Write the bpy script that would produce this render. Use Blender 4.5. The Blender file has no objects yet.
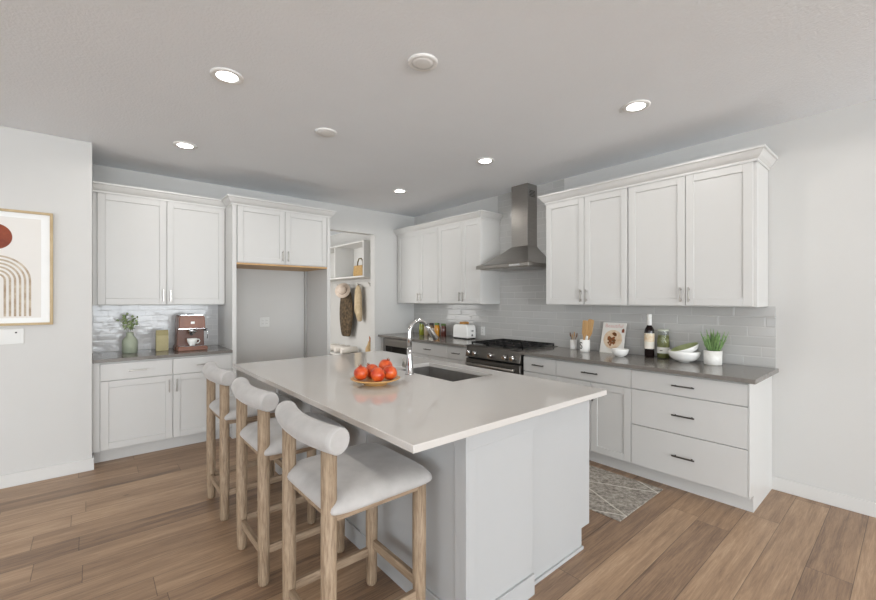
import bpy, bmesh, math, random
from math import sin, cos, pi, atan, radians
from mathutils import Vector, Matrix
random.seed(7)
S = bpy.context.scene
COL = S.collection

# ------------------------------------------------------------------ camera, world, lights, exposure
FPX = 408.0
YAW = atan(347 / 408.0)
cam_d = bpy.data.cameras.new('camera')
cam_d.sensor_width = 36.0
cam_d.lens = FPX / 876.0 * 36.0
cam_d.clip_start = 0.05
cam = bpy.data.objects.new('camera', cam_d)
cam.location = (0, 0, 1.425)
cam.rotation_euler = (pi / 2, 0, -YAW)
COL.objects.link(cam)
S.camera = cam

S.view_settings.view_transform = 'Standard'
S.view_settings.look = 'None'
S.view_settings.gamma = 1.0
S.view_settings.use_curve_mapping = False
S.view_settings.exposure = 0.09

world = bpy.data.worlds.new('world')
S.world = world
world.use_nodes = True
bg = world.node_tree.nodes['Background']
bg.inputs[0].default_value = (0.86, 0.93, 1.0, 1)
bg.inputs[1].default_value = 3.0


def area(name, loc, rot, sx, sy, power, col=(1, 1, 1)):
    d = bpy.data.lights.new(name, 'AREA')
    d.shape = 'RECTANGLE'
    d.size = sx
    d.size_y = sy
    d.energy = power
    d.color = col
    o = bpy.data.objects.new(name, d)
    o.location = loc
    o.rotation_euler = rot
    COL.objects.link(o)
    return o


H = 2.743
XB = 3.92      # right wall plane
YA = 5.19      # far wall plane
XL, YBK = -7.0, -8.0
# daylight through the big windows behind and to the left of the camera
area('daylight_back', (-0.6, YBK + 0.5, 1.35), (-pi / 2 - radians(32), 0, pi), 8.6, 2.2, 500, (0.92, 0.965, 1.0))
area('daylight_left', (XL + 0.5, -1.7, 1.35), (0, -pi / 2 - radians(36), 0), 2.2, 8.6, 66, (0.92, 0.965, 1.0))


# ------------------------------------------------------------------ materials
def new_mat(name):
    m = bpy.data.materials.new(name)
    m.use_nodes = True
    nt = m.node_tree
    return m, nt, nt.nodes['Principled BSDF']


def lin(c):
    return tuple(((v / 255.0) / 12.92 if v / 255.0 <= 0.04045 else ((v / 255.0 + 0.055) / 1.055) ** 2.4) for v in c) + (1,)


def N(nt, typ, **kw):
    n = nt.nodes.new(typ)
    for k, v in kw.items():
        if k == 'inp':
            for kk, vv in v.items():
                n.inputs[kk].default_value = vv
        else:
            setattr(n, k, v)
    return n


def M_(nt, op, a, b=None, c=None):
    n = nt.nodes.new('ShaderNodeMath')
    n.operation = op
    for i, v in enumerate((a, b, c)):
        if v is None:
            continue
        if isinstance(v, (int, float)):
            n.inputs[i].default_value = v
        else:
            nt.links.new(v, n.inputs[i])
    return n.outputs[0]


def simple(name, rgb, rough=0.5, metal=0.0, noise=0.0, nscale=8.0, bump=0.0, bscale=60.0, stretch=(1, 1, 1), spec=0.5, rgb2=None, coat=0.0, sheen=0.0, trans=0.0, alpha=1.0, ior=1.45):
    """procedural paint/plastic/metal: base colour mottled by noise, optional bump"""
    m, nt, b = new_mat(name)
    b.inputs['Roughness'].default_value = rough
    b.inputs['Metallic'].default_value = metal
    b.inputs['Specular IOR Level'].default_value = spec
    b.inputs['IOR'].default_value = ior
    if coat:
        b.inputs['Coat Weight'].default_value = coat
        b.inputs['Coat Roughness'].default_value = 0.05
    if sheen:
        b.inputs['Sheen Weight'].default_value = sheen
        b.inputs['Sheen Roughness'].default_value = 0.4
    if trans:
        b.inputs['Transmission Weight'].default_value = trans
    if alpha < 1:
        b.inputs['Alpha'].default_value = alpha
    tc = N(nt, 'ShaderNodeTexCoord')
    mp = N(nt, 'ShaderNodeMapping')
    mp.inputs['Scale'].default_value = stretch
    nt.links.new(tc.outputs['Object'], mp.inputs[0])
    nz = N(nt, 'ShaderNodeTexNoise', inp={'Scale': nscale, 'Detail': 4.0, 'Roughness': 0.6})
    nt.links.new(mp.outputs[0], nz.inputs['Vector'])
    c1 = lin(rgb)
    if rgb2 is None:
        k = noise
        c2 = tuple(max(0, v * (1 - k)) for v in c1[:3]) + (1,)
        c1 = tuple(min(1, v * (1 + k * 0.5)) for v in c1[:3]) + (1,)
    else:
        c2 = lin(rgb2)
    mx = N(nt, 'ShaderNodeMix', data_type='RGBA')
    rp = N(nt, 'ShaderNodeMapRange', inp={1: 0.3, 2: 0.7})
    nt.links.new(nz.outputs[0], rp.inputs[0])
    nt.links.new(rp.outputs[0], mx.inputs[0])
    mx.inputs[6].default_value = c1
    mx.inputs[7].default_value = c2
    nt.links.new(mx.outputs[2], b.inputs['Base Color'])
    if bump:
        nb = N(nt, 'ShaderNodeTexNoise', inp={'Scale': bscale, 'Detail': 3.0})
        nt.links.new(mp.outputs[0], nb.inputs['Vector'])
        bp = N(nt, 'ShaderNodeBump', inp={'Strength': bump, 'Distance': 0.01})
        nt.links.new(nb.outputs[0], bp.inputs['Height'])
        nt.links.new(bp.outputs[0], b.inputs['Normal'])
    return m


def tile_mat(name, axis, rgb, rgb2, grout, tw=0.305, th=0.076, wob=0.3, rough=0.12, rgh_grout=0.6, zoff=0.914, off=0.0, pillow=0.2):
    """glossy running-bond subway tile laid in the wall plane (axis = horizontal axis index)"""
    m, nt, b = new_mat(name)
    tc = N(nt, 'ShaderNodeTexCoord')
    sp = N(nt, 'ShaderNodeSeparateXYZ')
    nt.links.new(tc.outputs['Object'], sp.inputs[0])
    u = M_(nt, 'ADD', sp.outputs[axis], off)
    v = M_(nt, 'SUBTRACT', sp.outputs[2], zoff)
    row = M_(nt, 'FLOOR', M_(nt, 'DIVIDE', v, th))
    us = M_(nt, 'DIVIDE', M_(nt, 'ADD', u, M_(nt, 'MULTIPLY', row, tw * 0.36)), tw)
    colm = M_(nt, 'FLOOR', us)
    fu = M_(nt, 'MULTIPLY', M_(nt, 'FRACT', us), tw)
    fv = M_(nt, 'MULTIPLY', M_(nt, 'FRACT', M_(nt, 'DIVIDE', v, th)), th)
    du = M_(nt, 'MINIMUM', fu, M_(nt, 'SUBTRACT', tw, fu))
    dv = M_(nt, 'MINIMUM', fv, M_(nt, 'SUBTRACT', th, fv))
    d = M_(nt, 'MINIMUM', du, dv)
    edge = N(nt, 'ShaderNodeMapRange', inp={1: 0.0010, 2: 0.0022})
    nt.links.new(d, edge.inputs[0])
    cmb = N(nt, 'ShaderNodeCombineXYZ')
    nt.links.new(row, cmb.inputs[0])
    nt.links.new(colm, cmb.inputs[1])
    wn = N(nt, 'ShaderNodeTexWhiteNoise')
    nt.links.new(cmb.outputs[0], wn.inputs[0])
    mx = N(nt, 'ShaderNodeMix', data_type='RGBA')
    nt.links.new(wn.outputs[0], mx.inputs[0])
    mx.inputs[6].default_value = lin(rgb)
    mx.inputs[7].default_value = lin(rgb2)
    mg = N(nt, 'ShaderNodeMix', data_type='RGBA')
    nt.links.new(edge.outputs[0], mg.inputs[0])
    mg.inputs[6].default_value = lin(grout)
    nt.links.new(mx.outputs[2], mg.inputs[7])
    nt.links.new(mg.outputs[2], b.inputs['Base Color'])
    rr = N(nt, 'ShaderNodeMapRange', inp={3: rgh_grout, 4: rough})
    nt.links.new(edge.outputs[0], rr.inputs[0])
    nt.links.new(rr.outputs[0], b.inputs['Roughness'])
    nb = N(nt, 'ShaderNodeTexNoise', inp={'Scale': 9.0, 'Detail': 2.0})
    nt.links.new(tc.outputs['Object'], nb.inputs['Vector'])
    pil = N(nt, 'ShaderNodeMapRange', inp={1: 0.0, 2: 0.009})
    nt.links.new(d, pil.inputs[0])
    hh = M_(nt, 'ADD', M_(nt, 'MULTIPLY', nb.outputs[0], wob), M_(nt, 'MULTIPLY', pil.outputs[0], pillow))
    hh = M_(nt, 'ADD', hh, M_(nt, 'MULTIPLY', wn.outputs[0], 0.02))
    bp = N(nt, 'ShaderNodeBump', inp={'Strength': 0.6, 'Distance': 0.01})
    nt.links.new(hh, bp.inputs['Height'])
    nt.links.new(bp.outputs[0], b.inputs['Normal'])
    return m


def floor_mat():
    m, nt, b = new_mat('oak_plank_floor')
    tc = N(nt, 'ShaderNodeTexCoord')
    sp = N(nt, 'ShaderNodeSeparateXYZ')
    nt.links.new(tc.outputs['Object'], sp.inputs[0])
    PW, PL = 0.18, 1.52
    v = M_(nt, 'DIVIDE', M_(nt, 'SUBTRACT', sp.outputs[1], 0.029), PW)
    row = M_(nt, 'FLOOR', v)
    w1 = N(nt, 'ShaderNodeTexWhiteNoise', noise_dimensions='1D')
    nt.links.new(row, w1.inputs['W'])
    u = M_(nt, 'ADD', M_(nt, 'DIVIDE', sp.outputs[0], PL), M_(nt, 'MULTIPLY', w1.outputs[0], 7.31))
    colm = M_(nt, 'FLOOR', u)
    fu = M_(nt, 'MULTIPLY', M_(nt, 'FRACT', u), PL)
    fv = M_(nt, 'MULTIPLY', M_(nt, 'FRACT', v), PW)
    d = M_(nt, 'MINIMUM', M_(nt, 'MINIMUM', fu, M_(nt, 'SUBTRACT', PL, fu)), M_(nt, 'MINIMUM', fv, M_(nt, 'SUBTRACT', PW, fv)))
    seam = N(nt, 'ShaderNodeMapRange', inp={1: 0.0006, 2: 0.0028})
    nt.links.new(d, seam.inputs[0])
    cmb = N(nt, 'ShaderNodeCombineXYZ')
    nt.links.new(row, cmb.inputs[0])
    nt.links.new(colm, cmb.inputs[1])
    wn = N(nt, 'ShaderNodeTexWhiteNoise')
    nt.links.new(cmb.outputs[0], wn.inputs[0])
    # grain coordinates, shifted per plank
    off = N(nt, 'ShaderNodeVectorMath', operation='SCALE')
    nt.links.new(wn.outputs['Color'], off.inputs[0])
    off.inputs['Scale'].default_value = 17.0
    add = N(nt, 'ShaderNodeVectorMath', operation='ADD')
    nt.links.new(tc.outputs['Object'], add.inputs[0])
    nt.links.new(off.outputs[0], add.inputs[1])
    mp = N(nt, 'ShaderNodeMapping')
    mp.inputs['Scale'].default_value = (0.9, 10.0, 1.0)
    nt.links.new(add.outputs[0], mp.inputs[0])
    n1 = N(nt, 'ShaderNodeTexNoise', inp={'Scale': 1.8, 'Detail': 6.0, 'Roughness': 0.66, 'Distortion': 0.35})
    nt.links.new(mp.outputs[0], n1.inputs['Vector'])
    mp2 = N(nt, 'ShaderNodeMapping')
    mp2.inputs['Scale'].default_value = (1.5, 34.0, 1.0)
    nt.links.new(add.outputs[0], mp2.inputs[0])
    n2 = N(nt, 'ShaderNodeTexNoise', inp={'Scale': 3.4, 'Detail': 7.0, 'Roughness': 0.75, 'Distortion': 0.8})
    nt.links.new(mp2.outputs[0], n2.inputs['Vector'])
    tone = M_(nt, 'ADD', M_(nt, 'MULTIPLY', wn.outputs[0], 0.32), M_(nt, 'MULTIPLY', n1.outputs[0], 0.85))
    tone = M_(nt, 'ADD', tone, M_(nt, 'MULTIPLY', n2.outputs[0], 0.85))
    tone = M_(nt, 'SUBTRACT', tone, 0.52)
    rp = N(nt, 'ShaderNodeValToRGB')
    cr = rp.color_ramp
    cr.elements[0].position = 0.12
    cr.elements[0].color = lin((96, 77, 63))
    cr.elements[1].position = 0.92
    cr.elements[1].color = lin((204, 174, 144))
    e = cr.elements.new(0.38)
    e.color = lin((141, 114, 91))
    e = cr.elements.new(0.62)
    e.color = lin((172, 142, 113))
    nt.links.new(tone, rp.inputs[0])
    # a few knots
    vk = N(nt, 'ShaderNodeTexVoronoi', inp={'Scale': 2.2})
    mp3 = N(nt, 'ShaderNodeMapping')
    mp3.inputs['Scale'].default_value = (0.8, 1.5, 1.0)
    nt.links.new(add.outputs[0], mp3.inputs[0])
    nt.links.new(mp3.outputs[0], vk.inputs['Vector'])
    kn = N(nt, 'ShaderNodeMapRange', inp={1: 0.012, 2: 0.05, 3: 0.45, 4: 1.0})
    nt.links.new(vk.outputs['Distance'], kn.inputs[0])
    mul = N(nt, 'ShaderNodeMix', data_type='RGBA', blend_type='MULTIPLY')
    mul.inputs[0].default_value = 1.0
    nt.links.new(rp.outputs[0], mul.inputs[6])
    sk = M_(nt, 'MULTIPLY', kn.outputs[0], M_(nt, 'ADD', M_(nt, 'MULTIPLY', seam.outputs[0], 0.55), 0.45))
    nt.links.new(sk, mul.inputs[7])
    nt.links.new(mul.outputs[2], b.inputs['Base Color'])
    b.inputs['Roughness'].default_value = 0.42
    bp = N(nt, 'ShaderNodeBump', inp={'Strength': 0.25, 'Distance': 0.004})
    nt.links.new(M_(nt, 'ADD', seam.outputs[0], M_(nt, 'MULTIPLY', n2.outputs[0], 0.2)), bp.inputs['Height'])
    nt.links.new(bp.outputs[0], b.inputs['Normal'])
    return m


def rug_mat():
    m, nt, b = new_mat('woven_rug')
    tc = N(nt, 'ShaderNodeTexCoord')
    sp = N(nt, 'ShaderNodeSeparateXYZ')
    nt.links.new(tc.outputs['Object'], sp.inputs[0])
    nz = N(nt, 'ShaderNodeTexNoise', inp={'Scale': 34.0, 'Detail': 6.0, 'Roughness': 0.8})
    nt.links.new(tc.outputs['Object'], nz.inputs['Vector'])
    nd = N(nt, 'ShaderNodeTexNoise', inp={'Scale': 5.0, 'Detail': 2.0})
    nt.links.new(tc.outputs['Object'], nd.inputs['Vector'])
    wob = M_(nt, 'MULTIPLY', M_(nt, 'SUBTRACT', nd.outputs[0], 0.5), 0.03)
    x = M_(nt, 'ADD', sp.outputs[0], wob)
    y = M_(nt, 'ADD', sp.outputs[1], wob)
    # crossing diagonal lines make long lozenges
    px, py = 0.50, 1.02
    a = M_(nt, 'ABSOLUTE', M_(nt, 'SUBTRACT', M_(nt, 'FRACT', M_(nt, 'ADD', M_(nt, 'DIVIDE', x, px), M_(nt, 'DIVIDE', y, py))), 0.5))
    c = M_(nt, 'ABSOLUTE', M_(nt, 'SUBTRACT', M_(nt, 'FRACT', M_(nt, 'SUBTRACT', M_(nt, 'DIVIDE', x, px), M_(nt, 'DIVIDE', y, py))), 0.5))
    l = M_(nt, 'MINIMUM', a, c)
    ln = N(nt, 'ShaderNodeMapRange', inp={1: 0.006, 2: 0.017, 3: 1.0, 4: 0.0})
    nt.links.new(l, ln.inputs[0])
    rp = N(nt, 'ShaderNodeValToRGB')
    rp.color_ramp.elements[0].position = 0.36
    rp.color_ramp.elements[0].color = lin((104, 96, 88))
    rp.color_ramp.elements[1].position = 0.66
    rp.color_ramp.elements[1].color = lin((196, 189, 178))
    nt.links.new(nz.outputs[0], rp.inputs[0])
    mx = N(nt, 'ShaderNodeMix', data_type='RGBA')
    nt.links.new(M_(nt, 'MULTIPLY', ln.outputs[0], 0.8), mx.inputs[0])
    nt.links.new(rp.outputs[0], mx.inputs[6])
    mx.inputs[7].default_value = lin((222, 217, 207))
    nt.links.new(mx.outputs[2], b.inputs['Base Color'])
    b.inputs['Roughness'].default_value = 0.95
    bp = N(nt, 'ShaderNodeBump', inp={'Strength': 0.5, 'Distance': 0.004})
    nt.links.new(M_(nt, 'ADD', nz.outputs[0], ln.outputs[0]), bp.inputs['Height'])
    nt.links.new(bp.outputs[0], b.inputs['Normal'])
    return m


MT = {}
MT['wall'] = simple('wall_paint', (206, 205, 202), 0.75, noise=0.012, nscale=3, bump=0.03, bscale=160)
MT['ceil'] = simple('ceiling_paint', (241, 244, 247), 0.9, noise=0.012, nscale=3, bump=0.3, bscale=75)
MT['trim'] = simple('trim_paint', (214, 213, 210), 0.4, noise=0.01)
MT['cab'] = simple('cabinet_paint', (207, 206, 203), 0.38, noise=0.008, nscale=5)
MT['isl'] = simple('island_paint', (181, 182, 182), 0.42, noise=0.01, nscale=4)
MT['maple'] = simple('maple_veneer', (206, 170, 122), 0.5, rgb2=(186, 146, 98), nscale=6, stretch=(1, 12, 12))
MT['quartz'] = simple('white_quartz', (204, 200, 195), 0.07, noise=0.02, nscale=2.0)
MT['stone'] = simple('grey_quartz', (122, 117, 111), 0.16, noise=0.12, nscale=40)
MT['nickel'] = simple('brushed_nickel', (178, 174, 168), 0.28, metal=1.0, noise=0.1, nscale=30)
MT['dark_nickel'] = simple('dark_bar_metal', (98, 94, 90), 0.35, metal=0.9, noise=0.1)
MT['steel'] = simple('brushed_steel', (168, 164, 159), 0.3, metal=1.0, noise=0.12, nscale=6, stretch=(1, 1, 40))
MT['steel_h'] = simple('brushed_steel_front', (120, 117, 113), 0.32, metal=1.0, noise=0.12, nscale=6, stretch=(1, 1, 60))
MT['chrome'] = simple('polished_chrome', (205, 205, 205), 0.1, metal=1.0, noise=0.02)
MT['iron'] = simple('cast_iron', (24, 23, 23), 0.55, noise=0.3, nscale=40)
MT['blackglass'] = simple('black_glass', (12, 12, 13), 0.06, noise=0.1)
MT['sink'] = simple('sink_steel', (150, 148, 145), 0.38, metal=0.6, noise=0.1, nscale=20)
MT['oak'] = simple('pale_oak', (176, 155, 130), 0.6, rgb2=(126, 104, 82), nscale=15, stretch=(9, 9, 0.9), bump=0.25, bscale=22)
MT['velvet'] = simple('grey_velvet', (190, 187, 184), 0.85, rgb2=(170, 167, 164), nscale=7, sheen=0.35, bump=0.05, bscale=200)
MT['rug'] = rug_mat()
MT['floor'] = floor_mat()
MT['tileB'] = tile_mat('grey_subway_tile', 1, (190, 189, 186), (184, 183, 180), (198, 197, 194), off=0.03, wob=0.2)
MT['tileA'] = tile_mat('pale_glazed_tile', 0, (212, 211, 210), (198, 197, 196), (214, 213, 211), tw=0.152, th=0.058, wob=0.7, rough=0.12, pillow=0.03)
MT['white_plastic'] = simple('white_plastic', (236, 235, 232), 0.35, noise=0.01)
MT['ceramic'] = simple('white_ceramic', (238, 237, 233), 0.18, noise=0.01)
MT['plate'] = simple('plate_plastic', (224, 224, 221), 0.5, noise=0.01)
MT['black'] = simple('matte_black', (22, 21, 21), 0.5, noise=0.1)
MT['glass'] = simple('clear_glass', (235, 240, 238), 0.03, trans=1.0, noise=0.01)


def emis(name, col, s):
    m, nt, b = new_mat(name)
    b.inputs['Emission Color'].default_value = col
    b.inputs['Emission Strength'].default_value = s
    b.inputs['Base Color'].default_value = (0.8, 0.8, 0.8, 1)
    return m


# ------------------------------------------------------------------ mesh helpers
class MB:
    def __init__(s):
        s.v = []
        s.f = []
        s.sm = []
        s.mi = []
        s.cur = 0

    def add(s, vs, fs, smooth=False):
        o = len(s.v)
        s.v += [tuple(p) for p in vs]
        for f in fs:
            s.f.append(tuple(i + o for i in f))
            s.sm.append(smooth)
            s.mi.append(s.cur)
        return s

    def box(s, x0, x1, y0, y1, z0, z1):
        x0, x1 = min(x0, x1), max(x0, x1)
        y0, y1 = min(y0, y1), max(y0, y1)
        z0, z1 = min(z0, z1), max(z0, z1)
        vs = [(x0, y0, z0), (x1, y0, z0), (x1, y1, z0), (x0, y1, z0), (x0, y0, z1), (x1, y0, z1), (x1, y1, z1), (x0, y1, z1)]
        return s.add(vs, [(0, 3, 2, 1), (4, 5, 6, 7), (0, 1, 5, 4), (1, 2, 6, 5), (2, 3, 7, 6), (3, 0, 4, 7)])

    def lathe(s, prof, c=(0, 0, 0), n=32, cap0=True, cap1=True):
        """prof: list of (r, z)"""
        vs = []
        for r, z in prof:
            for k in range(n):
                a = 2 * pi * k / n
                vs.append((c[0] + r * cos(a), c[1] + r * sin(a), c[2] + z))
        fs = []
        m = len(prof)
        for i in range(m - 1):
            for k in range(n):
                k2 = (k + 1) % n
                fs.append((i * n + k, i * n + k2, (i + 1) * n + k2, (i + 1) * n + k))
        s.add(vs, fs, True)
        o = len(s.v) - len(vs)
        if cap0 and prof[0][0] > 1e-5:
            s.f.append(tuple(o + k for k in reversed(range(n)))); s.sm.append(False); s.mi.append(s.cur)
        if cap1 and prof[-1][0] > 1e-5:
            s.f.append(tuple(o + (m - 1) * n + k for k in range(n))); s.sm.append(False); s.mi.append(s.cur)
        return s

    def tube(s, pts, rad, n=12, caps=True, flat=None):
        """sweep a circle (or an ellipse, flat=(a,b) factors) along a polyline"""
        pts = [Vector(p) for p in pts]
        m = len(pts)
        if not isinstance(rad, (list, tuple)):
            rad = [rad] * m
        tang = []
        for i in range(m):
            a = pts[max(i - 1, 0)]
            b_ = pts[min(i + 1, m - 1)]
            tang.append((b_ - a).normalized())
        up = Vector((0, 0, 1)) if abs(tang[0].z) < 0.9 else Vector((1, 0, 0))
        u = tang[0].cross(up).normalized()
        vs = []
        for i in range(m):
            t = tang[i]
            u = (u - t * u.dot(t)).normalized()
            w = t.cross(u)
            fa, fb = flat if flat else (1, 1)
            for k in range(n):
                a = 2 * pi * k / n
                vs.append(pts[i] + u * (cos(a) * rad[i] * fa) + w * (sin(a) * rad[i] * fb))
        fs = []
        for i in range(m - 1):
            for k in range(n):
                k2 = (k + 1) % n
                fs.append((i * n + k, i * n + k2, (i + 1) * n + k2, (i + 1) * n + k))
        s.add(vs, fs, True)
        o = len(s.v) - len(vs)
        if caps:
            s.f.append(tuple(o + k for k in reversed(range(n)))); s.sm.append(False); s.mi.append(s.cur)
            s.f.append(tuple(o + (m - 1) * n + k for k in range(n))); s.sm.append(False); s.mi.append(s.cur)
        return s

    def prism(s, poly, y0, y1, axis='y'):
        """extrude a 2-D outline; axis y: poly is (x,z); axis x: poly is (y,z); axis z: poly is (x,y)"""
        n = len(poly)
        vs = []
        for t in (y0, y1):
            for a, b_ in poly:
                vs.append((a, t, b_) if axis == 'y' else (t, a, b_) if axis == 'x' else (a, b_, t))
        fs = [tuple(range(n)), tuple(reversed(range(n, 2 * n)))]
        for k in range(n):
            k2 = (k + 1) % n
            fs.append((k, n + k, n + k2, k2))
        return s.add(vs, fs)

    def blob(s, c, r, n=16, m=10, sc=(1, 1, 1), f=None):
        vs = [(c[0], c[1], c[2] - r * sc[2])]
        for i in range(1, m):
            th = pi * i / m
            for k in range(n):
                a = 2 * pi * k / n
                d = Vector((sin(th) * cos(a), sin(th) * sin(a), -cos(th)))
                q = r * (f(d) if f else 1)
                vs.append((c[0] + d.x * q * sc[0], c[1] + d.y * q * sc[1], c[2] + d.z * q * sc[2]))
        vs.append((c[0], c[1], c[2] + r * sc[2]))
        fs = []
        for k in range(n):
            fs.append((0, 1 + (k + 1) % n, 1 + k))
        for i in range(m - 2):
            for k in range(n):
                a = 1 + i * n + k
                b_ = 1 + i * n + (k + 1) % n
                fs.append((a, b_, b_ + n, a + n))
        L = len(vs) - 1
        for k in range(n):
            fs.append((L, 1 + (m - 2) * n + k, 1 + (m - 2) * n + (k + 1) % n))
        return s.add(vs, fs, True)


def mkobj(name, mb, mat, parent=None, bevel=0.0, seg=2, sub=0):
    me = bpy.data.meshes.new(name)
    me.from_pydata(mb.v, [], mb.f)
    me.update()
    bm = bmesh.new()
    bm.from_mesh(me)
    bmesh.ops.recalc_face_normals(bm, faces=bm.faces)
    bm.to_mesh(me)
    bm.free()
    for i, p in enumerate(me.polygons):
        p.use_smooth = mb.sm[i]
        p.material_index = mb.mi[i]
    for m in (mat if isinstance(mat, (list, tuple)) else [mat]):
        me.materials.append(m)
    o = bpy.data.objects.new(name, me)
    COL.objects.link(o)
    if parent:
        o.parent = parent
    if bevel:
        b_ = o.modifiers.new('bevel', 'BEVEL')
        b_.width = bevel
        b_.segments = seg
        b_.limit_method = 'ANGLE'
        b_.angle_limit = radians(40)
        b_.harden_normals = False
        for p in me.polygons:
            p.use_smooth = True
        me.set_sharp_from_angle(angle=radians(35))
    if sub:
        sb = o.modifiers.new('subsurf', 'SUBSURF')
        sb.levels = sub
        sb.render_levels = sub
    return o


def tag(o, label, cat, group=None, kind=None):
    o['label'] = label
    o['category'] = cat
    if group:
        o['group'] = group
    if kind:
        o['kind'] = kind
    return o


def thing(name, label, cat, loc, rz=0.0, group=None):
    o = bpy.data.objects.new(name, None)
    o.empty_display_size = 0.05
    o.location = loc
    o.rotation_euler = (0, 0, rz)
    COL.objects.link(o)
    return tag(o, label, cat, group)


def struct(name, mb, mat, bevel=0.0):
    o = mkobj(name, mb, mat, None, bevel)
    o['kind'] = 'structure'
    return o


def copy_tree(o, loc, label):
    c = o.copy()
    COL.objects.link(c)
    c.location = loc
    c['label'] = label

    def rec(src, dst):
        for ch in src.children:
            k = ch.copy()
            COL.objects.link(k)
            k.parent = dst
            rec(ch, k)
    rec(o, c)
    return c


def text_part(name, s, size, mat, parent, loc, rot, ext=0.0006):
    cu = bpy.data.curves.new(name, 'FONT')
    cu.body = s
    cu.size = size
    cu.extrude = ext
    cu.align_x = 'CENTER'
    cu.align_y = 'CENTER'
    t = bpy.data.objects.new(name + '_curve', cu)
    COL.objects.link(t)
    bpy.context.view_layer.update()
    me = bpy.data.meshes.new_from_object(t.evaluated_get(bpy.context.evaluated_depsgraph_get()))
    bpy.data.objects.remove(t)
    bpy.data.curves.remove(cu)
    me.name = name
    me.materials.clear()
    me.materials.append(mat)
    o = bpy.data.objects.new(name, me)
    COL.objects.link(o)
    o.parent = parent
    o.location = loc
    o.rotation_euler = rot
    return o


# ------------------------------------------------------------------ room shell
YM = 8.3      # mud room far wall
struct('floor', MB().box(XL - .1, XB + .15, YBK - .1, YM + .1, -0.05, 0), MT['floor'])
struct('ceiling', MB().box(XL - .1, XB + .15, YBK - .1, YM + .1, H, H + 0.1), MT['ceil'])
struct('wall_right', MB().box(XB, XB + .12, YBK, YA + .12, 0, H), MT['wall'])
# far wall with the cased-out opening into the mud room
OX0, OX1, OZ = 2.36, 3.19, 2.39
w = MB().box(0.008, OX0, YA, YA + .12, 0, H).box(OX1, XB, YA, YA + .12, 0, H).box(OX0, OX1, YA, YA + .12, OZ, H)
struct('wall_far', w, MT['wall'])
struct('wall_left', MB().box(XL, 0.008, 4.487, YA + .12, 0, H), MT['wall'], bevel=0.004)
# wall behind the camera and wall at its left, each with a wide window opening
WX0, WX1, WY0, WY1 = -5.0, 3.4, -6.2, 2.8
w = MB().box(XL, WX0, YBK - .12, YBK, 0, H).box(WX1, XB, YBK - .12, YBK, 0, H).box(WX0, WX1, YBK - .12, YBK, 0, 0.15).box(WX0, WX1, YBK - .12, YBK, 2.55, H)
struct('wall_back', w, MT['wall'])
w = MB().box(XL - .12, XL, YBK, WY0, 0, H).box(XL - .12, XL, WY1, 4.6, 0, H).box(XL - .12, XL, WY0, WY1, 0, 0.15).box(XL - .12, XL, WY0, WY1, 2.55, H)
struct('wall_side', w, MT['wall'])
w = MB()
for k in range(5):
    x = WX0 + (WX1 - .06 - WX0) * k / 4
    w.box(x, x + .06, YBK - .09, YBK - .03, .15, 2.55)
w.box(WX0 + .06, WX1 - .06, YBK - .09, YBK - .03, .15, .21).box(WX0 + .06, WX1 - .06, YBK - .09, YBK - .03, 2.49, 2.55)
struct('window_1', w, MT['trim'])
w = MB()
for k in range(5):
    y = WY0 + (WY1 - .06 - WY0) * k / 4
    w.box(XL - .09, XL - .03, y, y + .06, .15, 2.55)
w.box(XL - .09, XL - .03, WY0 + .06, WY1 - .06, .15, .21).box(XL - .09, XL - .03, WY0 + .06, WY1 - .06, 2.49, 2.55)
struct('window_2', w, MT['trim'])
# mud room
struct('wall_mudroom_right', MB().box(3.75, 3.87, YA + .12, YM, 0, H), MT['wall'])
struct('wall_mudroom_left', MB().box(0.9, 1.02, YA + .12, YM, 0, H), MT['wall'])
struct('wall_mudroom_far', MB().box(0.9, 3.87, YM, YM + .1, 0, H), MT['wall'])
# baseboards
def bb(name, x0, x1, y0, y1, h=0.1):
    struct(name, MB().box(x0, x1, y0, y1, 0, h), MT['trim'], bevel=0.003)
bb('baseboard_left', XL, 0.020, 4.475, 4.487)
bb('baseboard_return', 0.008, 0.020, 4.487, 4.655)
bb('baseboard_right', XB - .012, XB, YBK, 0.714)
bb('baseboard_mudroom', 3.738, 3.75, YA + .12, YM)
# tile backsplashes
w = MB().box(XB - .008, XB, 0.69, 5.19, 0.914, 1.375).box(XB - .008, XB, 2.49, 3.435, 1.375, H)
struct('wall_tile_right', w, MT['tileB'])
w = MB().box(0.008, 1.105, YA - .008, YA, 0.914, 1.38)
struct('wall_tile_far', w, MT['tileA'])


# ------------------------------------------------------------------ cabinets (local frame: front faces -Y, x runs left to right)
def shaker(x0, x1, z0, z1, fr=0.057, t=0.02, rec=0.009):
    m = MB()
    m.box(x0, x0 + fr, 0, t, z0, z1).box(x1 - fr, x1, 0, t, z0, z1)
    m.box(x0 + fr, x1 - fr, 0, t, z0, z0 + fr).box(x0 + fr, x1 - fr, 0, t, z1 - fr, z1)
    m.box(x0 + fr, x1 - fr, rec, t, z0 + fr, z1 - fr)
    return m


def pull(parent, cx, cz, L, vert, mat, r=0.005, off=0.028):
    m = MB()
    a = L / 2
    if vert:
        m.box(cx - r, cx + r, -off - r, -off + r, cz - a, cz + a)
        for s in (-1, 1):
            m.box(cx - r * .8, cx + r * .8, -off, 0, cz + s * a * .72 - r * .8, cz + s * a * .72 + r * .8)
    else:
        m.box(cx - a, cx + a, -off - r, -off + r, cz - r, cz + r)
        for s in (-1, 1):
            m.box(cx + s * a * .72 - r * .8, cx + s * a * .72 + r * .8, -off, 0, cz - r * .8, cz + r * .8)
    return mkobj('handle', m, mat, parent, bevel=0.0015)


G = 0.0022
ZT = 0.884     # underside of worktops


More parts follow.
